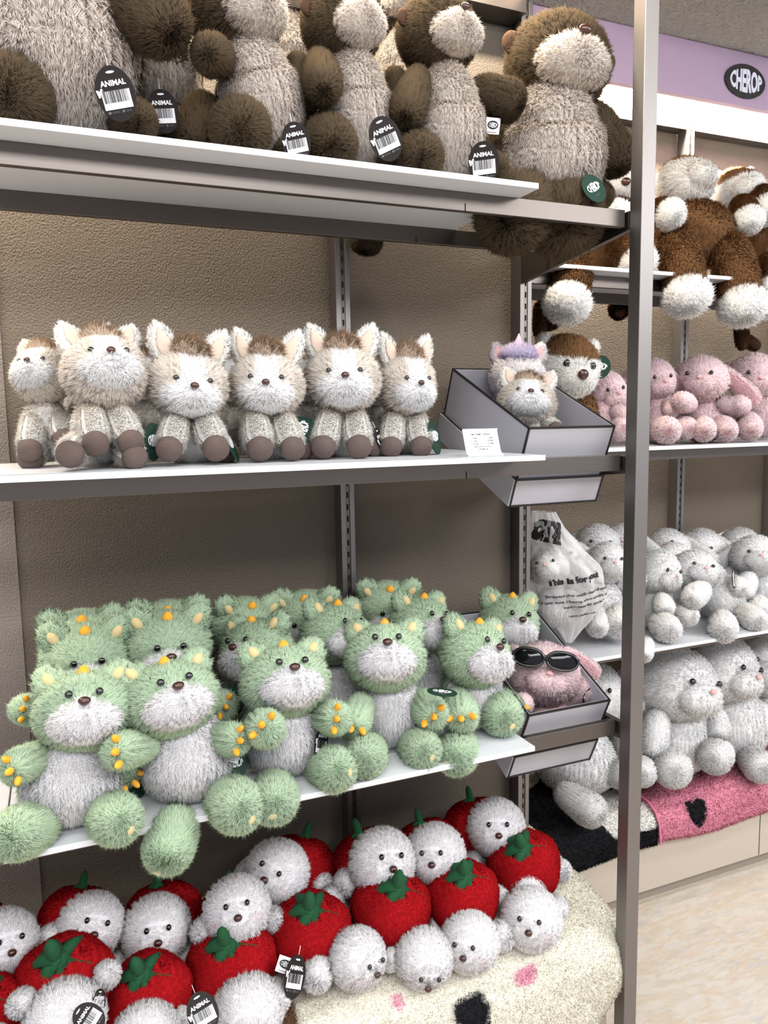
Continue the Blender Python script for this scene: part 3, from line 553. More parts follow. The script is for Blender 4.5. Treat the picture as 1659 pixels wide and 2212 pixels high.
# ---- hang tags
def barcode(w_, h_):
    bs = []; x = -w_/2
    while x < w_/2-.0006:
        d = random.choice((.00035, .0005, .0008, .0011)); bs.append((x, min(x+d, w_/2), -.0012, -.0009, -h_/2, h_/2)); x += d+random.choice((.0004, .0005, .0008))
    return box_mesh('barcode', bs, [INKB])
BAR = barcode(.027, .0125)
TG = {'black': [('lettering', text_mesh('lettering', 'ANIMAL', .01, INKW, .0001, .0003, width=.027), T((0, -.0008, .0105))), ('lettering', text_mesh('lettering', 'M', .009, INKW, .0001, .0006), T((-.0155, -.0008, .0025)) @ Ry(-12)),
      ('barcode_label', box_mesh('barcode_label', [(-.0150, .0150, -.0009, -.0004, -.0130, .0045)], [LABELW]), T((0, 0, -.001))), ('barcode', BAR, T((0, 0, -.0015))), ('punch_hole', disc('punch_hole', .0045, .0012, .0012, INKW, 16), T((0, 0, .0205))),
      ('small_print', box_mesh('small_print', [(-.013, -.010, -.0009, -.0004, -.0180, -.0155), (-.009, -.001, -.0009, -.0004, -.0164, -.0160), (-.009, 0, -.0009, -.0004, -.0176, -.0172), (.002, .0045, -.0009, -.0004, -.0180, -.0155), (.0055, .012, -.0009, -.0004, -.0164, -.0160), (.0055, .0125, -.0009, -.0004, -.0176, -.0172)], [INKG]), T((0, 0, 0)))],
      'green': [('lettering', text_mesh('lettering', 'CHEROP', .01, INKW, .0002, .0003, width=.026, envelope=.0072, space=.86), T((0, -.0008, .002))), ('small_print', box_mesh('small_print', [(-.006, .006, -.0009, -.0004, -.0100, -.0096), (-.005, .005, -.0009, -.0004, -.0120, -.0116)], [INKG]), T((0, 0, 0)))],
      'label': [('emblem', disc('emblem', .0075, .0048, .0012, INKB, 24), T((0, 0, .001))), ('lettering', text_mesh('lettering', 'CHEROP', .01, LABELW, .0001, .0002, width=.0115, envelope=.0030, space=.86), T((0, -.0010, .001))), ('small_print', box_mesh('small_print', [(-.006, .006, -.0009, -.0004, -.0070, -.0065)], [INKG]), T((0, 0, 0)))]}
TGB = {'black': disc('hang_tag', .0205, .0265, .0008, TAGB), 'green': disc('hang_tag', .0205, .0225, .0008, TAGG), 'label': box_mesh('care_label', [(-.010, .010, -.0004, .0004, -.009, .009)], [LABELW])}
CORD = box_mesh('tag_cord', [(-.0003, .0003, -.0003, .0003, 0, .016)], [INKW])
def hang_tag(t, inv, kind, px, py, Y, rz, yaw=0, pitch=0, roll=0):
    H = P(px, py, Y); s = rz*MPP(px, py, Y)/{'black': .0265, 'green': .0225, 'label': .009}[kind]
    o = link('care_label' if kind == 'label' else 'hang_tag', TGB[kind], t, inv @ T(H) @ face_frame(H, yaw, pitch, roll) @ S(s))
    for nm, me, M in TG[kind]: link(nm, me, o, M)
    if kind == 'black': link('tag_cord', CORD, o, T((0, 0, .0215)))
# ================================================================ TOP SHELF: brown bears
g = 'brown plush bears on the top shelf'; tb = lambda l, **k: toy('brown', 'plush_bear', l, g, **{**dict(fz=1.778, fy=1.0, hide=('eye',)), **k})
tb('brown plush bear at the left edge, only its beige belly and one arm showing', head=(70, -260, 1.22, 175, 150, -5, 20, 0), body=(108, 70, 1.22, 185, 225, 0, -4),
   arms=[(215, -60, 1.20, 335, 42, 1.15, 78), (-60, -60, 1.2, -110, 120, 1.18, 78)], legs=[(60, 220, 1.22, 30, 235, 1.165, 84), (260, 250, 1.24, 288, 262, 1.20, 50)], tags=[('black', 250, 203, 1.125, 54, 12, 0, -14), ('label', 284, 134, 1.2, 18, 10, 0, 4)])
tb('brown plush bear squeezed behind, between the leftmost and the paw-raising bear', head=(330, -120, 1.36, 100, 95, 0, 10, 0), body=(345, 170, 1.34, 90, 150, 0, 4), arms=[(330, -20, 1.3, 375, 130, 1.3, 34)], legs=[(360, 240, 1.33, 390, 285, 1.27, 40), (320, 260, 1.33, 310, 290, 1.27, 38)], tags=[('black', 352, 241, 1.215, 43, 0, 0, -6)])
tb('brown plush bear raising one round paw, second from the left in front', head=(508, 20, 1.23, 108, 112, 32, 22, 12), body=(560, 205, 1.22, 92, 142, 6, -14),
   arms=[(480, 130, 1.22, 456, 118, 1.15, 46), (640, 120, 1.24, 655, 220, 1.24, 34)], legs=[(510, 280, 1.22, 520, 290, 1.155, 66), (640, 320, 1.22, 630, 340, 1.19, 40), (440, 215, 1.25, 432, 290, 1.24, 50)], tags=[('black', 640, 307, 1.125, 40, 8, 0, -12)])
tb('brown plush bear with its arm over its belly, middle of the front row', head=(738, 55, 1.24, 92, 92, 36, 22, 10), body=(770, 240, 1.23, 82, 135, 8, -4),
   arms=[(690, 125, 1.23, 698, 185, 1.16, 44), (850, 150, 1.27, 862, 230, 1.28, 34)], legs=[(700, 290, 1.24, 715, 312, 1.16, 58), (838, 330, 1.24, 850, 350, 1.18, 34)], tags=[('black', 833, 300, 1.13, 46, 18, 0, -22)])
tb('brown plush bear with arm straight out, next to the bear on bare rails', head=(945, 78, 1.24, 96, 84, 38, 24, 14), body=(965, 270, 1.23, 84, 132, 4, 0),
   arms=[(905, 160, 1.23, 880, 240, 1.17, 42), (1020, 190, 1.23, 1092, 216, 1.20, 46)], legs=[(880, 330, 1.23, 905, 342, 1.165, 54), (1040, 350, 1.23, 1065, 362, 1.18, 34)], tags=[('black', 1045, 352, 1.135, 43, 0, 0, -4), ('label', 1064, 272, 1.2, 16, 30, 0, 8)])
tb('big brown plush bear sitting on the bare rails past the white board end', head=(1205, 142, 1.27, 118, 106, 22, 20, 16), body=(1190, 322, 1.26, 118, 150, 4, 0),
   arms=[(1270, 230, 1.26, 1325, 335, 1.24, 48), (1095, 240, 1.29, 1085, 330, 1.30, 40)], fz=None, legs=[(1165, 430, 1.28, 1112, 462, 1.24, 84), (1200, 430, 1.28, 1215, 462, 1.24, 86), (1262, 405, 1.29, 1278, 425, 1.28, 44)], tags=[('green', 1283, 407, 1.155, 33, 48, 10, -26), ('label', 1282, 374, 1.24, 14, 50, 0, 10)])
tb('brown plush bear in the bright back row, between paw-raiser and middle bear', head=(640, -30, 1.42, 85, 70, 0, 10, 0), body=(632, 170, 1.41, 70, 130, 0, 0), arms=[(600, 90, 1.4, 590, 200, 1.39, 24)])
tb('brown plush bear in the bright back row, its crown above the arm-out bear', head=(868, 10, 1.42, 80, 66, 14, 20, 0), body=(870, 190, 1.41, 66, 120, 0, 0), fz=None, legs=[(800, 470, 1.47, 792, 516, 1.475, 36)])
# ================================================================ MIDDLE SHELF: ponies
g = 'pony plush toys on the middle shelf'; tp = lambda l, **k: toy('pony', 'plush_pony', l, g, armname='front_leg', legname='hind_leg', fz=1.3395, fy=1.0, **k)
tp('beige pony plush gazing up in shade, at the left end of the row', head=(92, 812, 1.30, 66, 62, -26, 36, -6), body=(100, 925, 1.30, 52, 66, 0, 0), arms=[(75, 900, 1.30, 66, 962, 1.24, 27), (130, 900, 1.29, 138, 940, 1.25, 26)], legs=[(90, 950, 1.31, 70, 985, 1.26, 28)])
tp('beige pony plush leaning back with all four hooves forward, muzzle tipped up', head=(228, 808, 1.21, 92, 84, 10, 36, 0), body=(222, 925, 1.22, 64, 74, 0, -4), arms=[(196, 885, 1.20, 205, 948, 1.13, 30), (250, 885, 1.20, 278, 945, 1.14, 30)], legs=[(175, 960, 1.20, 155, 978, 1.12, 32), (262, 965, 1.20, 286, 985, 1.14, 29)], tags=[('green', 331, 955, 1.17, 41, 62, 0, 2)])
tp('beige pony plush with upright left ear, third from left, facing slightly down', head=(404, 832, 1.22, 90, 80, 10, 4, 6), body=(413, 935, 1.24, 60, 68, 2, 2), arms=[(385, 900, 1.22, 368, 960, 1.15, 30), (438, 900, 1.22, 462, 958, 1.15, 31)], legs=[(480, 965, 1.25, 488, 982, 1.21, 22)], tags=[('green', 499, 960, 1.18, 40, 80, 0, -22)])
tp('beige pony plush looking left, hooves together, in the middle of the row', head=(577, 832, 1.24, 82, 76, -2, 8, 2), body=(578, 930, 1.26, 58, 66, 0, 0), arms=[(550, 900, 1.23, 560, 958, 1.17, 30), (608, 900, 1.23, 628, 958, 1.17, 29)], legs=[(650, 965, 1.26, 655, 982, 1.22, 20)], tags=[('green', 657, 927, 1.23, 38, 42, 0, -70)])
tp('beige pony plush with fluffy forelock sitting tallest, fifth from left', head=(740, 820, 1.25, 84, 76, 4, 10, 0), body=(740, 925, 1.27, 56, 66, 0, 0), arms=[(715, 895, 1.25, 701, 955, 1.19, 28), (765, 895, 1.25, 774, 955, 1.18, 29)], legs=[(795, 960, 1.27, 805, 975, 1.24, 20)], tags=[('black', 825, 955, 1.23, 34, 70, 0, -24)])
tp('beige pony plush with one ear up, at the right end of the row', head=(878, 832, 1.27, 67, 70, 26, 8, 2), body=(874, 930, 1.29, 50, 62, 10, 2), arms=[(852, 900, 1.27, 846, 955, 1.22, 25), (898, 900, 1.27, 908, 955, 1.21, 25)], tags=[('green', 939, 945, 1.22, 38, 72, 0, -12)])
for (x, y, lab) in ((315, 838, 'between the leaning and the third pony'), (490, 842, 'behind the third and the middle pony'), (662, 842, 'behind the middle and the tallest pony'), (815, 850, 'behind the two rightmost ponies'), (190, 800, 'above the leaning pony head')):
    tp('beige pony plush hidden in the back row, '+lab, head=(x, y-18, 1.40, 58, 54, random.uniform(-12, 12), 10, 0), body=(x, y+68, 1.40, 46, 56, 0, 0), arms=[(x-12, y+50, 1.39, x-18, y+95, 1.34, 22), (x+12, y+50, 1.39, x+18, y+95, 1.34, 22)])
# ================================================================ LOWER SHELF: green bears
g = 'green plush bears on the lower shelf'; tg = lambda l, **k: toy('green', 'plush_green_bear', l, g, fz=.8265, fy=1.14, **k)
tg('green plush bear farthest left in front, nearest the shelf end', head=(183, 1535, 1.16, 104, 84, 0, 8, 2), body=(158, 1698, 1.17, 104, 112, 0, 3), arms=[(105, 1620, 1.17, 42, 1655, 1.13, 40), (225, 1625, 1.19, 268, 1668, 1.17, 34)], legs=[(100, 1780, 1.15, 38, 1800, 1.09, 58), (225, 1755, 1.15, 252, 1770, 1.09, 56)], tags=[('green', 292, 1690, 1.2, 34, 25, 0, 0)])
tg('green plush bear dangling one leg far below the shelf edge', head=(368, 1510, 1.16, 104, 80, 12, 10, -8), body=(405, 1672, 1.17, 96, 108, 0, 4), arms=[(330, 1610, 1.15, 262, 1622, 1.10, 42), (450, 1590, 1.17, 505, 1598, 1.12, 37)], legs=[(390, 1760, 1.13, 365, 1830, 1.085, 55), (480, 1720, 1.15, 512, 1742, 1.08, 58)], tags=[('label', 500, 1630, 1.14, 15, 0, 0, 18), ('green', 508, 1650, 1.16, 33, 30, 0, 0), ('green', 500, 1515, 1.25, 34, 30, 0, 0)])
tg('green plush bear with a raised fist, third in the front row', head=(616, 1472, 1.18, 97, 76, 14, 14, -2), body=(612, 1628, 1.19, 84, 98, 4, -2), arms=[(560, 1560, 1.18, 574, 1575, 1.10, 43), (680, 1545, 1.19, 722, 1552, 1.13, 38)], legs=[(590, 1700, 1.17, 592, 1728, 1.09, 54), (690, 1660, 1.18, 722, 1662, 1.11, 50)], tags=[('black', 694, 1605, 1.14, 38, 62, 0, 10)])
tg('green plush bear facing straight ahead, fourth in the front row', head=(832, 1420, 1.20, 87, 72, 4, 18, 0), body=(842, 1572, 1.22, 72, 94, 0, 0), arms=[(785, 1510, 1.20, 765, 1558, 1.16, 38), (900, 1505, 1.21, 930, 1540, 1.15, 38)], legs=[(800, 1620, 1.20, 788, 1636, 1.12, 47), (890, 1610, 1.20, 910, 1620, 1.13, 45)], tags=[('label', 920, 1565, 1.18, 12, 20, 0, 0), ('green', 955, 1495, 1.10, 36, 0, 76, 6)])
tg('green plush bear turned to the right, last in the front row', head=(1026, 1415, 1.21, 80, 70, 40, 12, 4), body=(1020, 1552, 1.23, 66, 88, 18, 4), arms=[(990, 1500, 1.21, 995, 1545, 1.15, 39), (1075, 1500, 1.23, 1100, 1545, 1.23, 30)], legs=[(1000, 1610, 1.21, 985, 1630, 1.13, 47), (1060, 1575, 1.23, 1082, 1574, 1.17, 46)])
for (hx_, hy, Y, rx, ya, pi_, lab) in ((186, 1425, 1.30, 94, 2, -20, 'second row, behind the leftmost front bear'), (362, 1395, 1.30, 92, 4, -18, 'second row, behind the bear with the dangling leg'), (556, 1408, 1.31, 84, -38, 6, 'second row, turned left behind the raised fist'),
    (722, 1368, 1.31, 78, 40, 6, 'second row, looking right between third and fourth'), (908, 1350, 1.32, 74, 42, 6, 'second row, looking right behind the fourth and last')):
    ar = [(hx_-50, hy+110, Y, hx_-66, hy+125, Y-.04, 30), (hx_+55, hy+100, Y, hx_+88, hy+120, Y-.04, 30)]
    if hx_ < 200: ar = [(115, 1540, 1.28, 55, 1532, 1.22, 34), (240, 1540, 1.3, 262, 1550, 1.28, 30)]
    if hx_ == 362: ar.append((450, 1510, 1.28, 480, 1524, 1.24, 34)); ar = ar[2:]
    tg('green plush bear in the '+lab, head=(hx_, hy, Y, rx, rx*.82, ya, pi_, 0), body=(hx_, hy+130, Y+.01, rx*.82, rx*.98, 0, 0), arms=ar)
for (hx_, hy, rx, ya, lab) in ((180, 1388, 88, 0, 'back row, at the left against the wall'), (365, 1368, 88, 0, 'back row, second from left'), (528, 1352, 76, 24, 'back row, third from left beside the upright'), (664, 1335, 74, -6, 'back row, just left of the slotted upright'), (836, 1312, 70, 10, 'back row, just right of the slotted upright')):
    tg('green plush bear in the '+lab, head=(hx_, hy, 1.44, rx, rx*.80, ya, -28, 0), body=(hx_, hy+115, 1.44, rx*.75, rx*.9, 0, 0))
# ================================================================ display boxes hung in the rail gap
def lbox(name, w_, L, h, th=.004):
    return [(0, w_, 0, L, 0, th), (0, th, 0, L, th, h), (w_-th, w_, 0, L, th, h), (th, w_-th, 0, th, th, h), (th, w_-th, L-th, L, th, h)]
def trims(w_, L, h, e=.0034):
    b = []
    for x in (-e/2, w_-e/2):
        for z in (-e/2, h-e/2): b.append((x, x+e, -e/2, L+e/2, z, z+e))
        for y in (-e/2, L-e/2): b.append((x, x+e, y, y+e, 0, h))
    for y in (-e/2, L-e/2):
        for z in (-e/2, h-e/2): b.append((0, w_, y, y+e, z, z+e))
    return b
def display_box(x0, x1, Y, Z, deg, L, h, label):
    t = empty('display_box', (x0, Y, Z)); t.rotation_euler.x = math.radians(deg); tag(t, label, 'box', 'grey display boxes tilted in the rails'); w_ = x1-x0
    link('box_body', box_mesh('box_body', lbox('b', w_, L, h), [CARD]), t); link('edge_trim', box_mesh('edge_trim', trims(w_, L, h), [BLACKM]), t)
    k = .0045; o = link('base_tray', box_mesh('base_tray', [(a-k if a == 0 else a+k*(a > w_/2)*0, b, c, d, e, f) for (a, b, c, d, e, f) in lbox('t', w_+2*k, L+2*k, h*.36, .003)], [CARD]), t, T((-k+.0002, -k, -k)))
    link('tray_trim', box_mesh('tray_trim', trims(w_+2*k, L+2*k, h*.36), [BLACKM]), o)
    return t
display_box(.771, .957, 1.222, 1.245, 23.2, .308, .150, 'grey display box with black edges holding a unicorn and a pony')
display_box(.777, .962, 1.235, .712, 25.4, .300, .156, 'grey display box with black edges holding a green bear and a pink rabbit')
toy('unicorn', 'plush_unicorn', 'pale unicorn plush with lilac mane and pink ears in the grey box', None, head=(1117, 815, 1.40, 62, 58, 4, 6, 2), body=(1120, 900, 1.40, 46, 50, 0, 0))
toy('pony', 'plush_pony', 'beige pony plush lying face up in the grey display box', 'pony plush toys on the middle shelf', head=(1138, 872, 1.30, 64, 54, 6, 30, 6), body=(1165, 925, 1.29, 46, 38, 10, 20), arms=[(1175, 915, 1.28, 1195, 925, 1.24, 18)], armname='front_leg')
toy('green', 'plush_green_bear', 'green plush bear in the grey box behind the rabbit in sunglasses', 'green plush bears on the lower shelf', head=(1097, 1347, 1.42, 68, 60, 26, 6, 4), body=(1110, 1440, 1.40, 58, 60, 0, 0))
rb = toy('pink', 'plush_rabbit', 'pink rabbit plush wearing sunglasses in the grey box', 'pink rabbit plush toys', head=(1175, 1455, 1.285, 80, 70, 8, 4, 4), body=(1190, 1545, 1.30, 72, 60, 0, 4),
    arms=[(1225, 1515, 1.28, 1262, 1490, 1.245, 30), (1135, 1520, 1.28, 1128, 1520, 1.24, 24)], tags=[('black', 1271, 1502, 1.225, 20, 58, 0, 30)], hide=('ear', 'eye'))
for (x1, y1, x2, y2, r, Y2) in ((1215, 1400, 1268, 1445, 27, 1.27), (1120, 1400, 1085, 1420, 25, 1.33)):
    A = P(x1, y1, 1.30); B = P(x2, y2, Y2); rr = r*MPP(x2, y2, Y2); L = (B-A).length+rr; me = KIT['pink']['head'][3][5][1]
    link('ear', me, rb, T(-rb.location) @ T(A) @ align(A, B) @ S(rr/.028, rr/.028, L/.125))
# sunglasses worn by the rabbit
def sunglasses():
    c = P(1178, 1424, 1.222); m = MPP(1178, 1424, 1.222); t = empty('sunglasses', c); tag(t, 'black oval sunglasses on the pink rabbit plush in the box', 'sunglasses'); F = face_frame(c, 0, 0, 5).to_4x4()
    t.matrix_basis = T(c) @ F
    for s in (-1, 1):
        rx, rz = 33*m, 19*m; x0 = s*36*m
        ring = np.array([[(x0+(rx+.0028*math.cos(b))*math.copysign(abs(math.cos(a))**.85, math.cos(a)), .0030*math.sin(b)*1.6+.010*(abs(x0+rx*math.cos(a))/.06)**2*.6, (rz+.0032*math.cos(b))*math.sin(a)) for b in np.linspace(0, 2*math.pi, 10, endpoint=False)] for a in np.linspace(0, 2*math.pi, 41)])
        link('rim', grid_mesh('rim', ring, [BLACK], closed=True), t)
        rr = np.linspace(0, 1, 6); G = np.array([[(x0+rx*q*math.copysign(abs(math.cos(a))**.85, math.cos(a)), .0010-.003*(1-q*q)+.006*(abs(x0+rx*q*math.cos(a))/.06)**2, rz*q*math.sin(a)) for q in rr] for a in np.linspace(0, 2*math.pi, 41)])
        link('lens', grid_mesh('lens', G, [LENS]), t)
        Tm = np.array([[(s*(70*m+.001)+.0016*math.cos(b), y, .006-.0*y+.0028*math.sin(b)) for b in np.linspace(0, 2*math.pi, 8, endpoint=False)] for y in np.linspace(.004, .075, 8)])
        link('temple', grid_mesh('temple', Tm, [BLACK], closed=True), t)
    br = np.array([[(x, .0022*math.sin(b)-.001, .004+.003*math.cos(x/.0045)*.6+.0026*math.cos(b)) for b in np.linspace(0, 2*math.pi, 8, endpoint=False)] for x in np.linspace(-.006, .006, 9)])
    link('bridge', grid_mesh('bridge', br, [BLACK], closed=True), t)
LENS = mat('dark_lens', (12, 11, 16), .06, 0, None, None, .35, 0)
sunglasses()
# price sign on the middle shelf
def price_sign():
    bz = 1.3395; c = P(1050, 983, 1.10); m = MPP(1050, 950, 1.1); t = empty('price_sign', (c.x, 1.105, bz)); tag(t, 'small slanted price sign in a clear holder at the shelf end', 'sign')
    t.rotation_euler.z = math.radians(-6); F = Rx(-24); w_ = .062; h = .042
    sl = 0; Sh = Matrix(((1, 0, -.28, 0), (0, 1, 0, 0), (0, 0, 1, 0), (0, 0, 0, 1)))
    link('holder', box_mesh('holder', [(-w_/2, w_/2, 0, .0012, .004, .004+h), (-w_/2, w_/2, -.0022, .003, .003+h, .006+h), (-w_/2, w_/2, -.0016, .0016, .0035, .0085)], [CLIPM], .0003), t, F)
    link('holder_foot', box_mesh('holder_foot', [(-w_/2, w_/2, -.006, .022, 0, .0014), (-w_/2, w_/2, -.006, -.0045, 0, .004)], [CLIPM], .0003), t)
    o = link('price_card', box_mesh('price_card', [(-w_/2+.0025, w_/2-.0015, -.0006, 0, .0085, .003+h)], [LABELW]), t, F)
    for s_, sz, x, z, al, mm in (('MONIMO SERIES', .0046, 0, .0385, 'CENTER', INKB), ('S size', .0036, -.017, .0320, 'LEFT', INKB), ('L size', .0036, -.017, .0270, 'LEFT', INKB), ('XL size', .0036, -.017, .0220, 'LEFT', INKB),
        ('19,800', .0040, .010, .0320, 'LEFT', INKB), ('39,800', .0040, .010, .0270, 'LEFT', INKB), ('69,800', .0040, .010, .0220, 'LEFT', INKB), ('\uc0c1\ud488\uc740 \ub9e4\uc7a5\uc5d0\uc11c \ud655\uc778\ud558\uc138\uc694', .0027, 0, .0165, 'CENTER', INKG), ('\uad50\ud658 \ud658\ubd88 \uac00\ub2a5', .0027, 0, .0122, 'CENTER', INKB)):
        link('lettering', text_mesh('lettering', s_, sz, mm, .00005, .00006, align=al), o, T((x, -.0008, z)))
price_sign()
# ================================================================ tomato dogs on the cream rug
g = 'tomato dog plush toys on the rug'
def rugz(y): return float(np.interp(y, [1.13, 1.142, 1.165, 1.20, 1.30, 1.40, 1.515], [.33, .365, .388, .402, .417, .425, .435]))
def rest(px, py, rpx, Y0, k=.9):
    Y = Y0
    while Y > 1.0 and P(px, py, Y).z < rugz(Y)+rpx*MPP(px, py, Y)*k: Y -= .004
    return Y
def dog(lab, head, tom, leaf, arms=(), tags=(), body=None, legs=(), lk=None):
    hx_, hy, hY, hr, ya, pi_, ro = head; tx, ty, tY, tr = tom; tY2 = rest(tx, ty, tr, min(tY, WY-.02-tr*MPP(tx, ty, tY)), .88); leaf = (leaf[0], leaf[1], leaf[2]+tY2-tY); tY = tY2; hY = rest(hx_, hy, hr, min(hY, tY-.085), .92)
    t = toy('dog', 'plush_tomato_dog', lab, g, head=(hx_, hy, hY, hr, hr*.98, ya, pi_, ro), body=(tx*.6+hx_*.4, ty*.6+hy*.4, tY*.6+hY*.4, tr*.55, tr*.55, 0, 0), arms=[(a[0], a[1], rest(a[0], a[1], a[6], a[2]), a[3], a[4], rest(a[3], a[4], a[6], a[5])-.012, a[6]*1.18) for a in arms], legs=legs, tags=tags)
    H = P(tx, ty, tY); s = tr*MPP(tx, ty, tY)/.068; Lf = P(leaf[0], leaf[1], leaf[2]); up = (Lf-H).normalized(); q = Vector((0, 0, 1)).rotation_difference(up).to_matrix().to_4x4()
    o = link('tomato_costume', D_TOM, t, T(-t.location) @ T(H) @ q @ S(s, s, s))
    link('leaf_crown', LEAF, o, T((0, 0, .048 if lk is None else .052)) @ S(1.15 if lk is None else 1.55)); return t
def back(lab, x, y, ya, pi_, ro, tx, ty, lx, ly, r=78, Y=1.36, **k):
    dog(lab, (x, y, Y, r, ya, pi_, ro), (tx, ty, Y+.065, r*1.12), (lx, ly, Y+.085), **k)
back('tomato dog plush cut off by the left picture edge, back row', 5, 2040, 14, -4, 0, -60, 2030, -60, 1960, 76, 1.31)
back('tomato dog plush tilted to its left with an arm out, second in the back row', 196, 2000, 10, 0, 20, 165, 1990, 178, 1915, 72, 1.34, arms=[(140, 2010, 1.36, 105, 2030, 1.32, 26), (235, 2070, 1.36, 248, 2085, 1.33, 24)])
back('tomato dog plush looking level, third in the back row', 338, 2008, 2, -8, 2, 352, 1985, 340, 1905, 75, 1.33, arms=[(395, 2040, 1.36, 405, 2065, 1.33, 24)])
back('tomato dog plush sitting upright with both arms spread, back row', 512, 1965, 0, 0, -4, 505, 1990, 498, 1920, 74, 1.31, arms=[(465, 2005, 1.32, 440, 2012, 1.28, 27), (565, 1985, 1.32, 588, 1988, 1.28, 26)])
back('tomato dog plush tipped over sideways behind the upright-sitting one', 598, 1885, -14, -8, 34, 645, 1880, 660, 1812, 72, 1.42, arms=[(545, 1860, 1.43, 530, 1885, 1.42, 20), (660, 1905, 1.42, 692, 1910, 1.38, 24)])
back('tomato dog plush with wispy forehead, back row below the slotted upright', 826, 1862, 18, 0, -4, 800, 1868, 776, 1800, 74, 1.38, arms=[(768, 1885, 1.38, 748, 1908, 1.35, 26), (880, 1880, 1.39, 890, 1890, 1.37, 18)])
back('tomato dog plush with chin tucked, back row right of the wispy one', 940, 1845, -8, -6, -2, 925, 1840, 908, 1778, 67, 1.42, arms=[(990, 1862, 1.42, 1022, 1862, 1.40, 24)])
back('tomato dog plush highest on the rug, farthest back at the right', 1072, 1788, 4, -2, -4, 1030, 1790, 1018, 1735, 64, 1.46, arms=[(1020, 1815, 1.45, 1012, 1828, 1.42, 26)])
def front(lab, tx, ty, tr, lx, ly, hx_, hy, hr, ya, pi_, ro, tY=1.29, hY=1.20, **k):
    dog(lab, (hx_, hy, hY, hr, ya, pi_, ro), (tx, ty, tY, tr), (lx, ly, tY-.035), lk=1, body=(tx*.5+hx_*.5, ty*.5+hy*.5, (tY+hY)/2, tr*.55, tr*.55, 0, 0), **k)
front('tomato dog plush lying down, cut off at the bottom left corner', -35, 2200, 92, -60, 2120, -30, 2290, 70, 0, 0, 0, 1.20, 1.13)
front('tomato dog plush lying face down, second from the left in front', 138, 2125, 104, 112, 2048, 140, 2205, 88, 0, -46, 0, 1.22, 1.15, arms=[(70, 2150, 1.2, 42, 2170, 1.16, 26), (215, 2120, 1.2, 232, 2105, 1.18, 26)], tags=[('black', 192, 2200, 1.08, 36, 0, 0, -48), ('black', 213, 2168, 1.12, 28, 50, 0, 12)])
front('tomato dog plush lying face down, third from the left in front', 318, 2150, 92, 290, 2072, 315, 2245, 78, 0, -46, 0, 1.20, 1.13, arms=[(380, 2200, 1.18, 392, 2205, 1.14, 24)], tags=[('black', 438, 2188, 1.06, 42, 0, 0, -20)])
front('tomato dog plush lying face down beside the brown rug patch', 500, 2085, 95, 482, 2022, 535, 2185, 80, 0, -46, 0, 1.24, 1.15, arms=[(590, 2130, 1.2, 597, 2160, 1.16, 27)])
front('tomato dog plush with its head rolled right, fifth in the front row', 668, 2015, 90, 668, 1940, 772, 2070, 66, 38, -34, -22, 1.30, 1.21, arms=[(700, 2070, 1.22, 685, 2105, 1.19, 31), (735, 1975, 1.30, 712, 1950, 1.33, 28)], tags=[('black', 637, 2110, 1.15, 42, 48, 0, 14), ('label', 616, 2085, 1.17, 16, 0, 0, 22)])
front('tomato dog plush with its face hidden, pressed into the rug', 845, 1965, 86, 860, 1900, 916, 2070, 66, 16, -50, 0, 1.32, 1.21, arms=[(850, 2060, 1.26, 845, 2072, 1.22, 22)])
front('tomato dog plush resting its chin on the black rug patch', 998, 1935, 80, 1002, 1868, 1015, 2035, 66, -12, -18, 6, 1.36, 1.23, arms=[(1060, 2010, 1.28, 1080, 2020, 1.25, 28), (955, 1995, 1.3, 950, 2000, 1.26, 20)])
front('tomato dog plush with a flattened muzzle, rightmost of the front row', 1132, 1868, 78, 1122, 1812, 1148, 1985, 68, -4, -12, 4, 1.42, 1.27, arms=[(1205, 1945, 1.31, 1205, 1965, 1.28, 20), (1180, 1870, 1.42, 1208, 1880, 1.41, 22), (1085, 1950, 1.31, 1078, 1940, 1.29, 24)])
# ================================================================ RIGHT UNIT
g = 'brown and white plush dogs on the far top shelf'; tx = lambda l, **k: toy('browndog', 'plush_brown_dog', l, g, **{**dict(fz=1.754, fy=1.58), **k})
tx('brown and white plush dog peeking out behind the post, paw hanging down', head=(1322, 398, 1.74, 66, 56, 24, 6, 0), body=(1285, 520, 1.74, 84, 70, 0, 0), arms=[(1340, 455, 1.70, 1336, 462, 1.66, 32)], legs=[(1240, 540, 1.64, 1227, 638, 1.55, 47), (1335, 520, 1.66, 1368, 566, 1.60, 38)])
tx('brown and white plush dog in the middle, slumped over with two paws dangling', head=(1478, 400, 1.72, 68, 56, 40, 62, 30), hide=('eye', 'nose', 'ear'), body=(1495, 510, 1.70, 92, 76, 0, 6), arms=[(1415, 455, 1.66, 1440, 462, 1.61, 32)], legs=[(1458, 500, 1.63, 1480, 620, 1.535, 47), (1572, 520, 1.63, 1600, 640, 1.535, 47)])
tx('brown and white plush dog at the right edge, covering its face', head=(1592, 418, 1.74, 60, 50, 30, 26, -10), hide=('eye', 'nose'), body=(1640, 520, 1.72, 78, 76, 0, 0), arms=[(1600, 440, 1.68, 1614, 470, 1.62, 31), (1640, 420, 1.68, 1652, 445, 1.64, 34)], legs=[(1665, 570, 1.63, 1672, 630, 1.54, 46)])
t = tx('brown and white plush dog at the back, only its dark tail hanging under the shelf', head=(1585, 400, 1.84, 40, 36, 0, 0, 0), body=(1600, 560, 1.84, 60, 60, 0, 0), legs=[(1660, 640, 1.86, 1650, 690, 1.87, 36)])
TAIL = fur_mesh('tail', *capsule(.11, .015, .014, 1, 3), 2200, .009, .0016, C1((70, 44, 28)), tipw, seed=91)
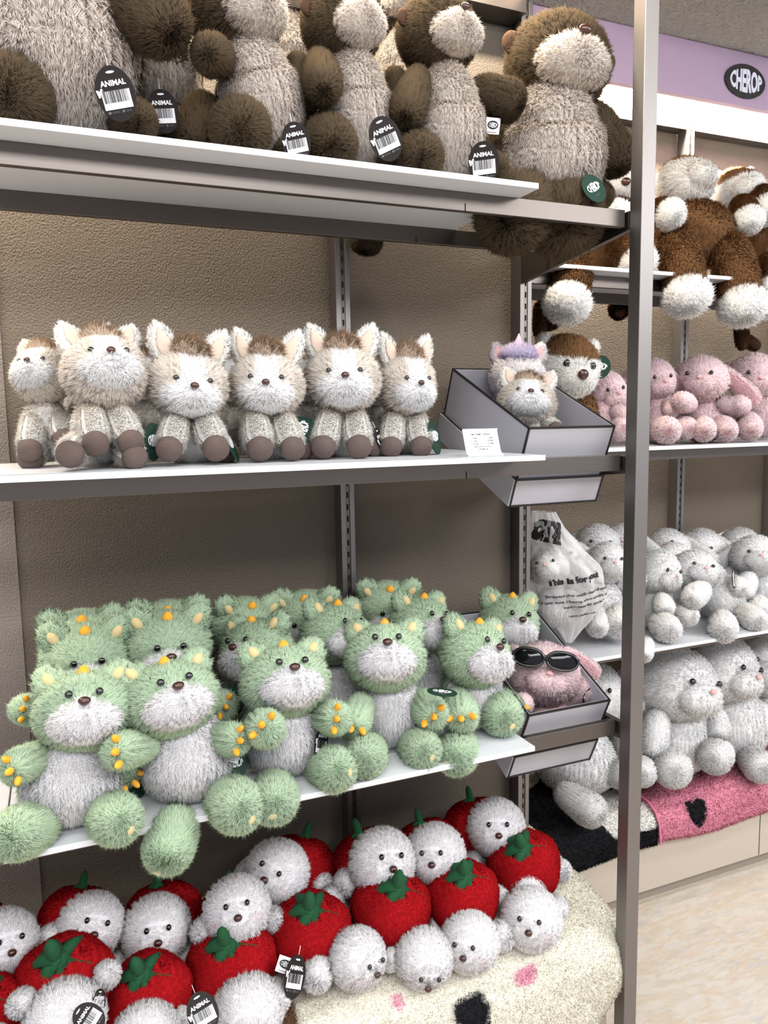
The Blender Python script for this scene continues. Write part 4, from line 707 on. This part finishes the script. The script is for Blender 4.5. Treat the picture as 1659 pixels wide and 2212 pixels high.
for (x1, y1, x2, y2, r) in ((1600, 668, 1603, 738, 15), (1600, 728, 1628, 745, 13)):
    A = P(x1, y1, 1.90); B = P(x2, y2, 1.88); rr = r*MPP(x2, y2, 1.88); link('tail', TAIL, t, T(-t.location) @ T(A) @ align(A, B) @ S(rr/.018, rr/.018, ((B-A).length+rr)/.11))
t = tx('brown and white plush dog deep behind the end upright, tail and foot dangling', head=(1220, 470, 1.84, 50, 46, 0, 0, 0), body=(1250, 570, 1.84, 60, 56, 0, 0))
for (x1, y1, x2, y2, r) in ((1168, 650, 1166, 715, 15), (1166, 705, 1192, 700, 13), (1335, 655, 1337, 668, 20)):
    A = P(x1, y1, 1.90); B = P(x2, y2, 1.88); rr = r*MPP(x2, y2, 1.88); link('tail', TAIL, t, T(-t.location) @ T(A) @ align(A, B) @ S(rr/.018, rr/.018, ((B-A).length+rr)/.11))
toy('browndog', 'plush_brown_dog', 'white plush dog with a brown crown behind the grey box with the unicorn', None, head=(1222, 795, 1.62, 76, 74, 26, -2, 8), body=(1225, 905, 1.66, 70, 76, 0, 0), tags=[('green', 1297, 793, 1.56, 25, 20, 0, 10)])
g = 'pink rabbit plush toys'; tr_ = lambda l, **k: toy('pink', 'plush_rabbit', l, g, fz=1.325, fy=1.0, **k)
tr_('pink rabbit plush leaning on the brown-crowned dog, left of the post', head=(1308, 850, 1.70, 46, 52, 30, 0, -8), body=(1300, 925, 1.68, 44, 54, 10, -6), arms=[(1322, 885, 1.65, 1345, 900, 1.62, 22)], legs=[(1320, 935, 1.66, 1338, 928, 1.61, 27), (1290, 955, 1.66, 1296, 962, 1.62, 26)])
tr_('pink rabbit plush in shade directly behind the front post', head=(1372, 838, 1.80, 42, 44, 0, 0, 0), body=(1372, 910, 1.80, 38, 46, 0, 0))
tr_('pink rabbit plush half hidden by the post, showing both heart soles', head=(1412, 822, 1.71, 46, 50, 26, 0, -4), body=(1425, 905, 1.69, 46, 58, 10, 0), arms=[(1440, 870, 1.66, 1450, 885, 1.63, 18)], legs=[(1430, 925, 1.66, 1440, 938, 1.57, 32), (1460, 920, 1.66, 1482, 925, 1.60, 26)])
tr_('pink rabbit plush with one long ear hanging right, centre of the far shelf', head=(1512, 820, 1.69, 60, 54, -2, 8, 0), body=(1520, 905, 1.70, 48, 56, 4, 4), arms=[(1490, 875, 1.66, 1472, 868, 1.60, 24), (1548, 870, 1.66, 1585, 880, 1.63, 22)], legs=[(1515, 915, 1.66, 1520, 930, 1.57, 28), (1555, 912, 1.66, 1568, 930, 1.58, 27)])
tr_('pink rabbit plush at the right picture edge of the far shelf', head=(1628, 812, 1.70, 58, 50, 14, 0, 6), body=(1645, 890, 1.70, 50, 56, 0, 0), arms=[(1610, 860, 1.67, 1596, 878, 1.62, 24)], legs=[(1618, 905, 1.66, 1620, 928, 1.58, 28)])
g = 'small white rabbit plush toys on the far shelf'; tw = lambda l, **k: toy('white', 'plush_rabbit', l, g, fz=.800, fy=1.575, **k)
tw('white rabbit plush behind the plastic bag, left of the post', head=(1312, 1215, 1.68, 46, 46, 18, 4, 0), body=(1300, 1300, 1.69, 46, 58, 0, -6), legs=[(1290, 1320, 1.66, 1290, 1352, 1.60, 26), (1335, 1320, 1.66, 1338, 1345, 1.60, 36)])
tw('white rabbit plush beside the post turned right, ears hanging', head=(1424, 1235, 1.67, 46, 50, 44, 0, 6), body=(1420, 1320, 1.68, 46, 52, 10, 0), arms=[(1425, 1290, 1.64, 1435, 1310, 1.60, 22)], legs=[(1420, 1340, 1.64, 1440, 1358, 1.56, 33), (1455, 1320, 1.64, 1485, 1330, 1.59, 24), (1400, 1385, 1.57, 1392, 1412, 1.53, 20)])
tw('white rabbit plush reclining with its legs stretched to the right', head=(1500, 1232, 1.68, 52, 46, 24, 12, 6), body=(1552, 1300, 1.67, 48, 60, 0, -32), arms=[(1520, 1270, 1.63, 1498, 1290, 1.58, 27), (1570, 1255, 1.66, 1595, 1268, 1.61, 22)], legs=[(1560, 1335, 1.62, 1562, 1358, 1.54, 33), (1595, 1315, 1.62, 1628, 1336, 1.55, 28)], tags=[('black', 1585, 1252, 1.60, 25, 0, 82, 84)])
tw('white rabbit plush at the right picture edge, leaning left', head=(1632, 1200, 1.69, 54, 46, 12, 4, -4), body=(1645, 1275, 1.70, 46, 56, 0, 0), arms=[(1620, 1245, 1.66, 1605, 1275, 1.63, 24)], legs=[(1635, 1300, 1.65, 1640, 1318, 1.58, 28)])
for (x, y, Y, lab) in ((1215, 1195, 1.80, 'seen through the bag top'), (1290, 1172, 1.84, 'left of the post at the wall'), (1345, 1172, 1.85, 'just behind the post'), (1440, 1182, 1.85, 'under the far upright'), (1455, 1212, 1.78, 'between post and reclining one'), (1515, 1182, 1.85, 'above the reclining one'), (1572, 1225, 1.80, 'right of the reclining one'), (1598, 1180, 1.86, 'near the right edge')):
    tw('white rabbit plush in the shaded back row, '+lab, head=(x, y, Y, 50, 42, random.uniform(-25, 25), random.uniform(-8, 8), random.uniform(-8, 8)), body=(x+4, y+72, Y, 42, 50, 0, 0))
tw('white rabbit plush showing through the middle of the clear plastic bag', head=(1185, 1225, 1.60, 44, 44, -8, 10, -10), body=(1200, 1305, 1.60, 44, 50, 0, 6), arms=[(1220, 1275, 1.58, 1238, 1300, 1.57, 20)])
g = 'large white rabbit plush toys on the platform'; tl = lambda l, **k: toy('bigwhite', 'plush_rabbit', l, g, fz=.318, fy=1.64, **k)
tl('largest white rabbit plush right of the post, looking right', head=(1460, 1478, 1.73, 94, 84, 46, -2, 0), body=(1462, 1600, 1.74, 72, 96, 10, 0), arms=[(1422, 1535, 1.70, 1410, 1612, 1.66, 34), (1520, 1560, 1.72, 1525, 1600, 1.70, 28)], legs=[(1440, 1640, 1.69, 1452, 1660, 1.60, 44), (1390, 1650, 1.69, 1386, 1668, 1.62, 34)], hide=('ear',))
tl('large white rabbit plush in the middle, leg stretched over the pink rug', head=(1562, 1445, 1.75, 74, 76, 54, 0, 4), body=(1585, 1575, 1.74, 66, 92, 0, -6), arms=[(1540, 1530, 1.71, 1548, 1575, 1.66, 30)], legs=[(1560, 1620, 1.69, 1542, 1636, 1.60, 40), (1610, 1630, 1.69, 1640, 1655, 1.59, 38)], hide=('ear',))
tl('large white rabbit plush cut off by the right picture edge', head=(1655, 1440, 1.76, 64, 66, 8, 4, 0), body=(1668, 1560, 1.76, 56, 84, 0, 0), arms=[(1640, 1520, 1.72, 1640, 1570, 1.68, 28)], hide=('ear',))
tl('large white rabbit plush lying low under the lower box, foot on the black rug', head=(1290, 1500, 1.80, 62, 70, 0, 0, 0), body=(1245, 1640, 1.76, 86, 84, 0, 0), legs=[(1205, 1705, 1.66, 1272, 1748, 1.575, 40), (1300, 1670, 1.70, 1335, 1672, 1.66, 34)], hide=('ear',))
tl('large white rabbit plush in shade directly behind the post', head=(1365, 1500, 1.80, 48, 66, 0, 0, 0), body=(1362, 1620, 1.80, 46, 84, 0, 0), hide=('ear',))
# ---------------------------------------------------------------- plastic bag with printing
def bag():
    c = P(1225, 1392, 1.535); t = empty('plastic_bag', c); tag(t, 'clear plastic bag printed with black slogans, in front of the white rabbits', 'bag'); inv = -c
    prof_ = [(1105, 1175, 24), (1140, 1182, 34), (1180, 1200, 50), (1220, 1212, 74), (1260, 1218, 80), (1290, 1222, 76), (1330, 1228, 50), (1360, 1230, 24), (1388, 1229, 6)]
    G = []
    for py in np.linspace(1105, 1388, 34):
        cx = np.interp(py, [p[0] for p in prof_], [p[1] for p in prof_]); r = np.interp(py, [p[0] for p in prof_], [p[2] for p in prof_]); row = []
        C0 = P(cx, py, 1.60); m = MPP(cx, py, 1.60); row = []
        for a in np.linspace(0, 2*math.pi, 56, endpoint=False):
            k = r*m*(1+.05*math.sin(7*a+py*.03)+.035*math.sin(13*a-py*.05)); row.append((C0.x+k*math.cos(a)*.93, C0.y+.85*k*math.sin(a)+k*math.cos(a)*-.3, C0.z))
        G.append(row)
    G = np.array(G)+np.array(inv); me = grid_mesh('film', G, [FILM], closed=True); link('film', me, t)
    def wr(s_, sz, px, py, wpx, sh=.0, tilt=-10, nm='lettering', off=.0003, hk=1.):
        # lettering printed on the film: bent round the bag's own surface
        Yc = 1.60; m = MPP(px, py, Yc); tm = text_mesh(nm, s_, sz, INKB, .0001, off, width=wpx*m, shear=sh); n = len(tm.vertices); co = np.zeros(n*3); tm.vertices.foreach_get('co', co); co = co.reshape(-1, 3)
        ct, st = math.cos(math.radians(tilt)), math.sin(math.radians(tilt)); out = []
        for x, y, z in co:
            z *= hk
            X_ = x*ct+z*st; Z_ = -x*st*1+z*ct; q = P(px, py, Yc); wx, wz = q.x+X_, q.z+Z_
            zz = [g_[0][2]+c.z for g_ in G]; i = int(np.argmin(np.abs(np.array(zz)-wz))); row = G[i]+np.array(c); row = row[row[:, 1] < row[:, 1].mean()+.01]; j = int(np.argmin(np.abs(row[:, 0]-wx))); k = np.argsort(row[:, 0]); yy = np.interp(wx, row[k, 0], row[k, 1])
            out.append((wx-c.x, yy-.0018+y-c.y, wz-c.z))
        tm.vertices.foreach_set('co', np.array(out).ravel()); tm.update(); link(nm, tm, t)
    wr('This is for you!', .02, 1208, 1243, 104, 0, -10, off=.0011); wr('"Embrace the cuddly charm of everyday', .01, 1222, 1269, 136, 0, -10, off=.0002)
    wr('moments with Cherop, where adorable comes', .01, 1217, 1285, 150, 0, -10, off=.0002); wr('make every day special."', .01, 1228, 1294, 84, .15, -9, off=.0002); wr('www.cherop.com', .012, 1228, 1317, 58, .1, -8, off=.0002)
    wr('CHER', .02, 1174, 1146, 52, 0, 14, off=.0030, hk=2.7)
bag()
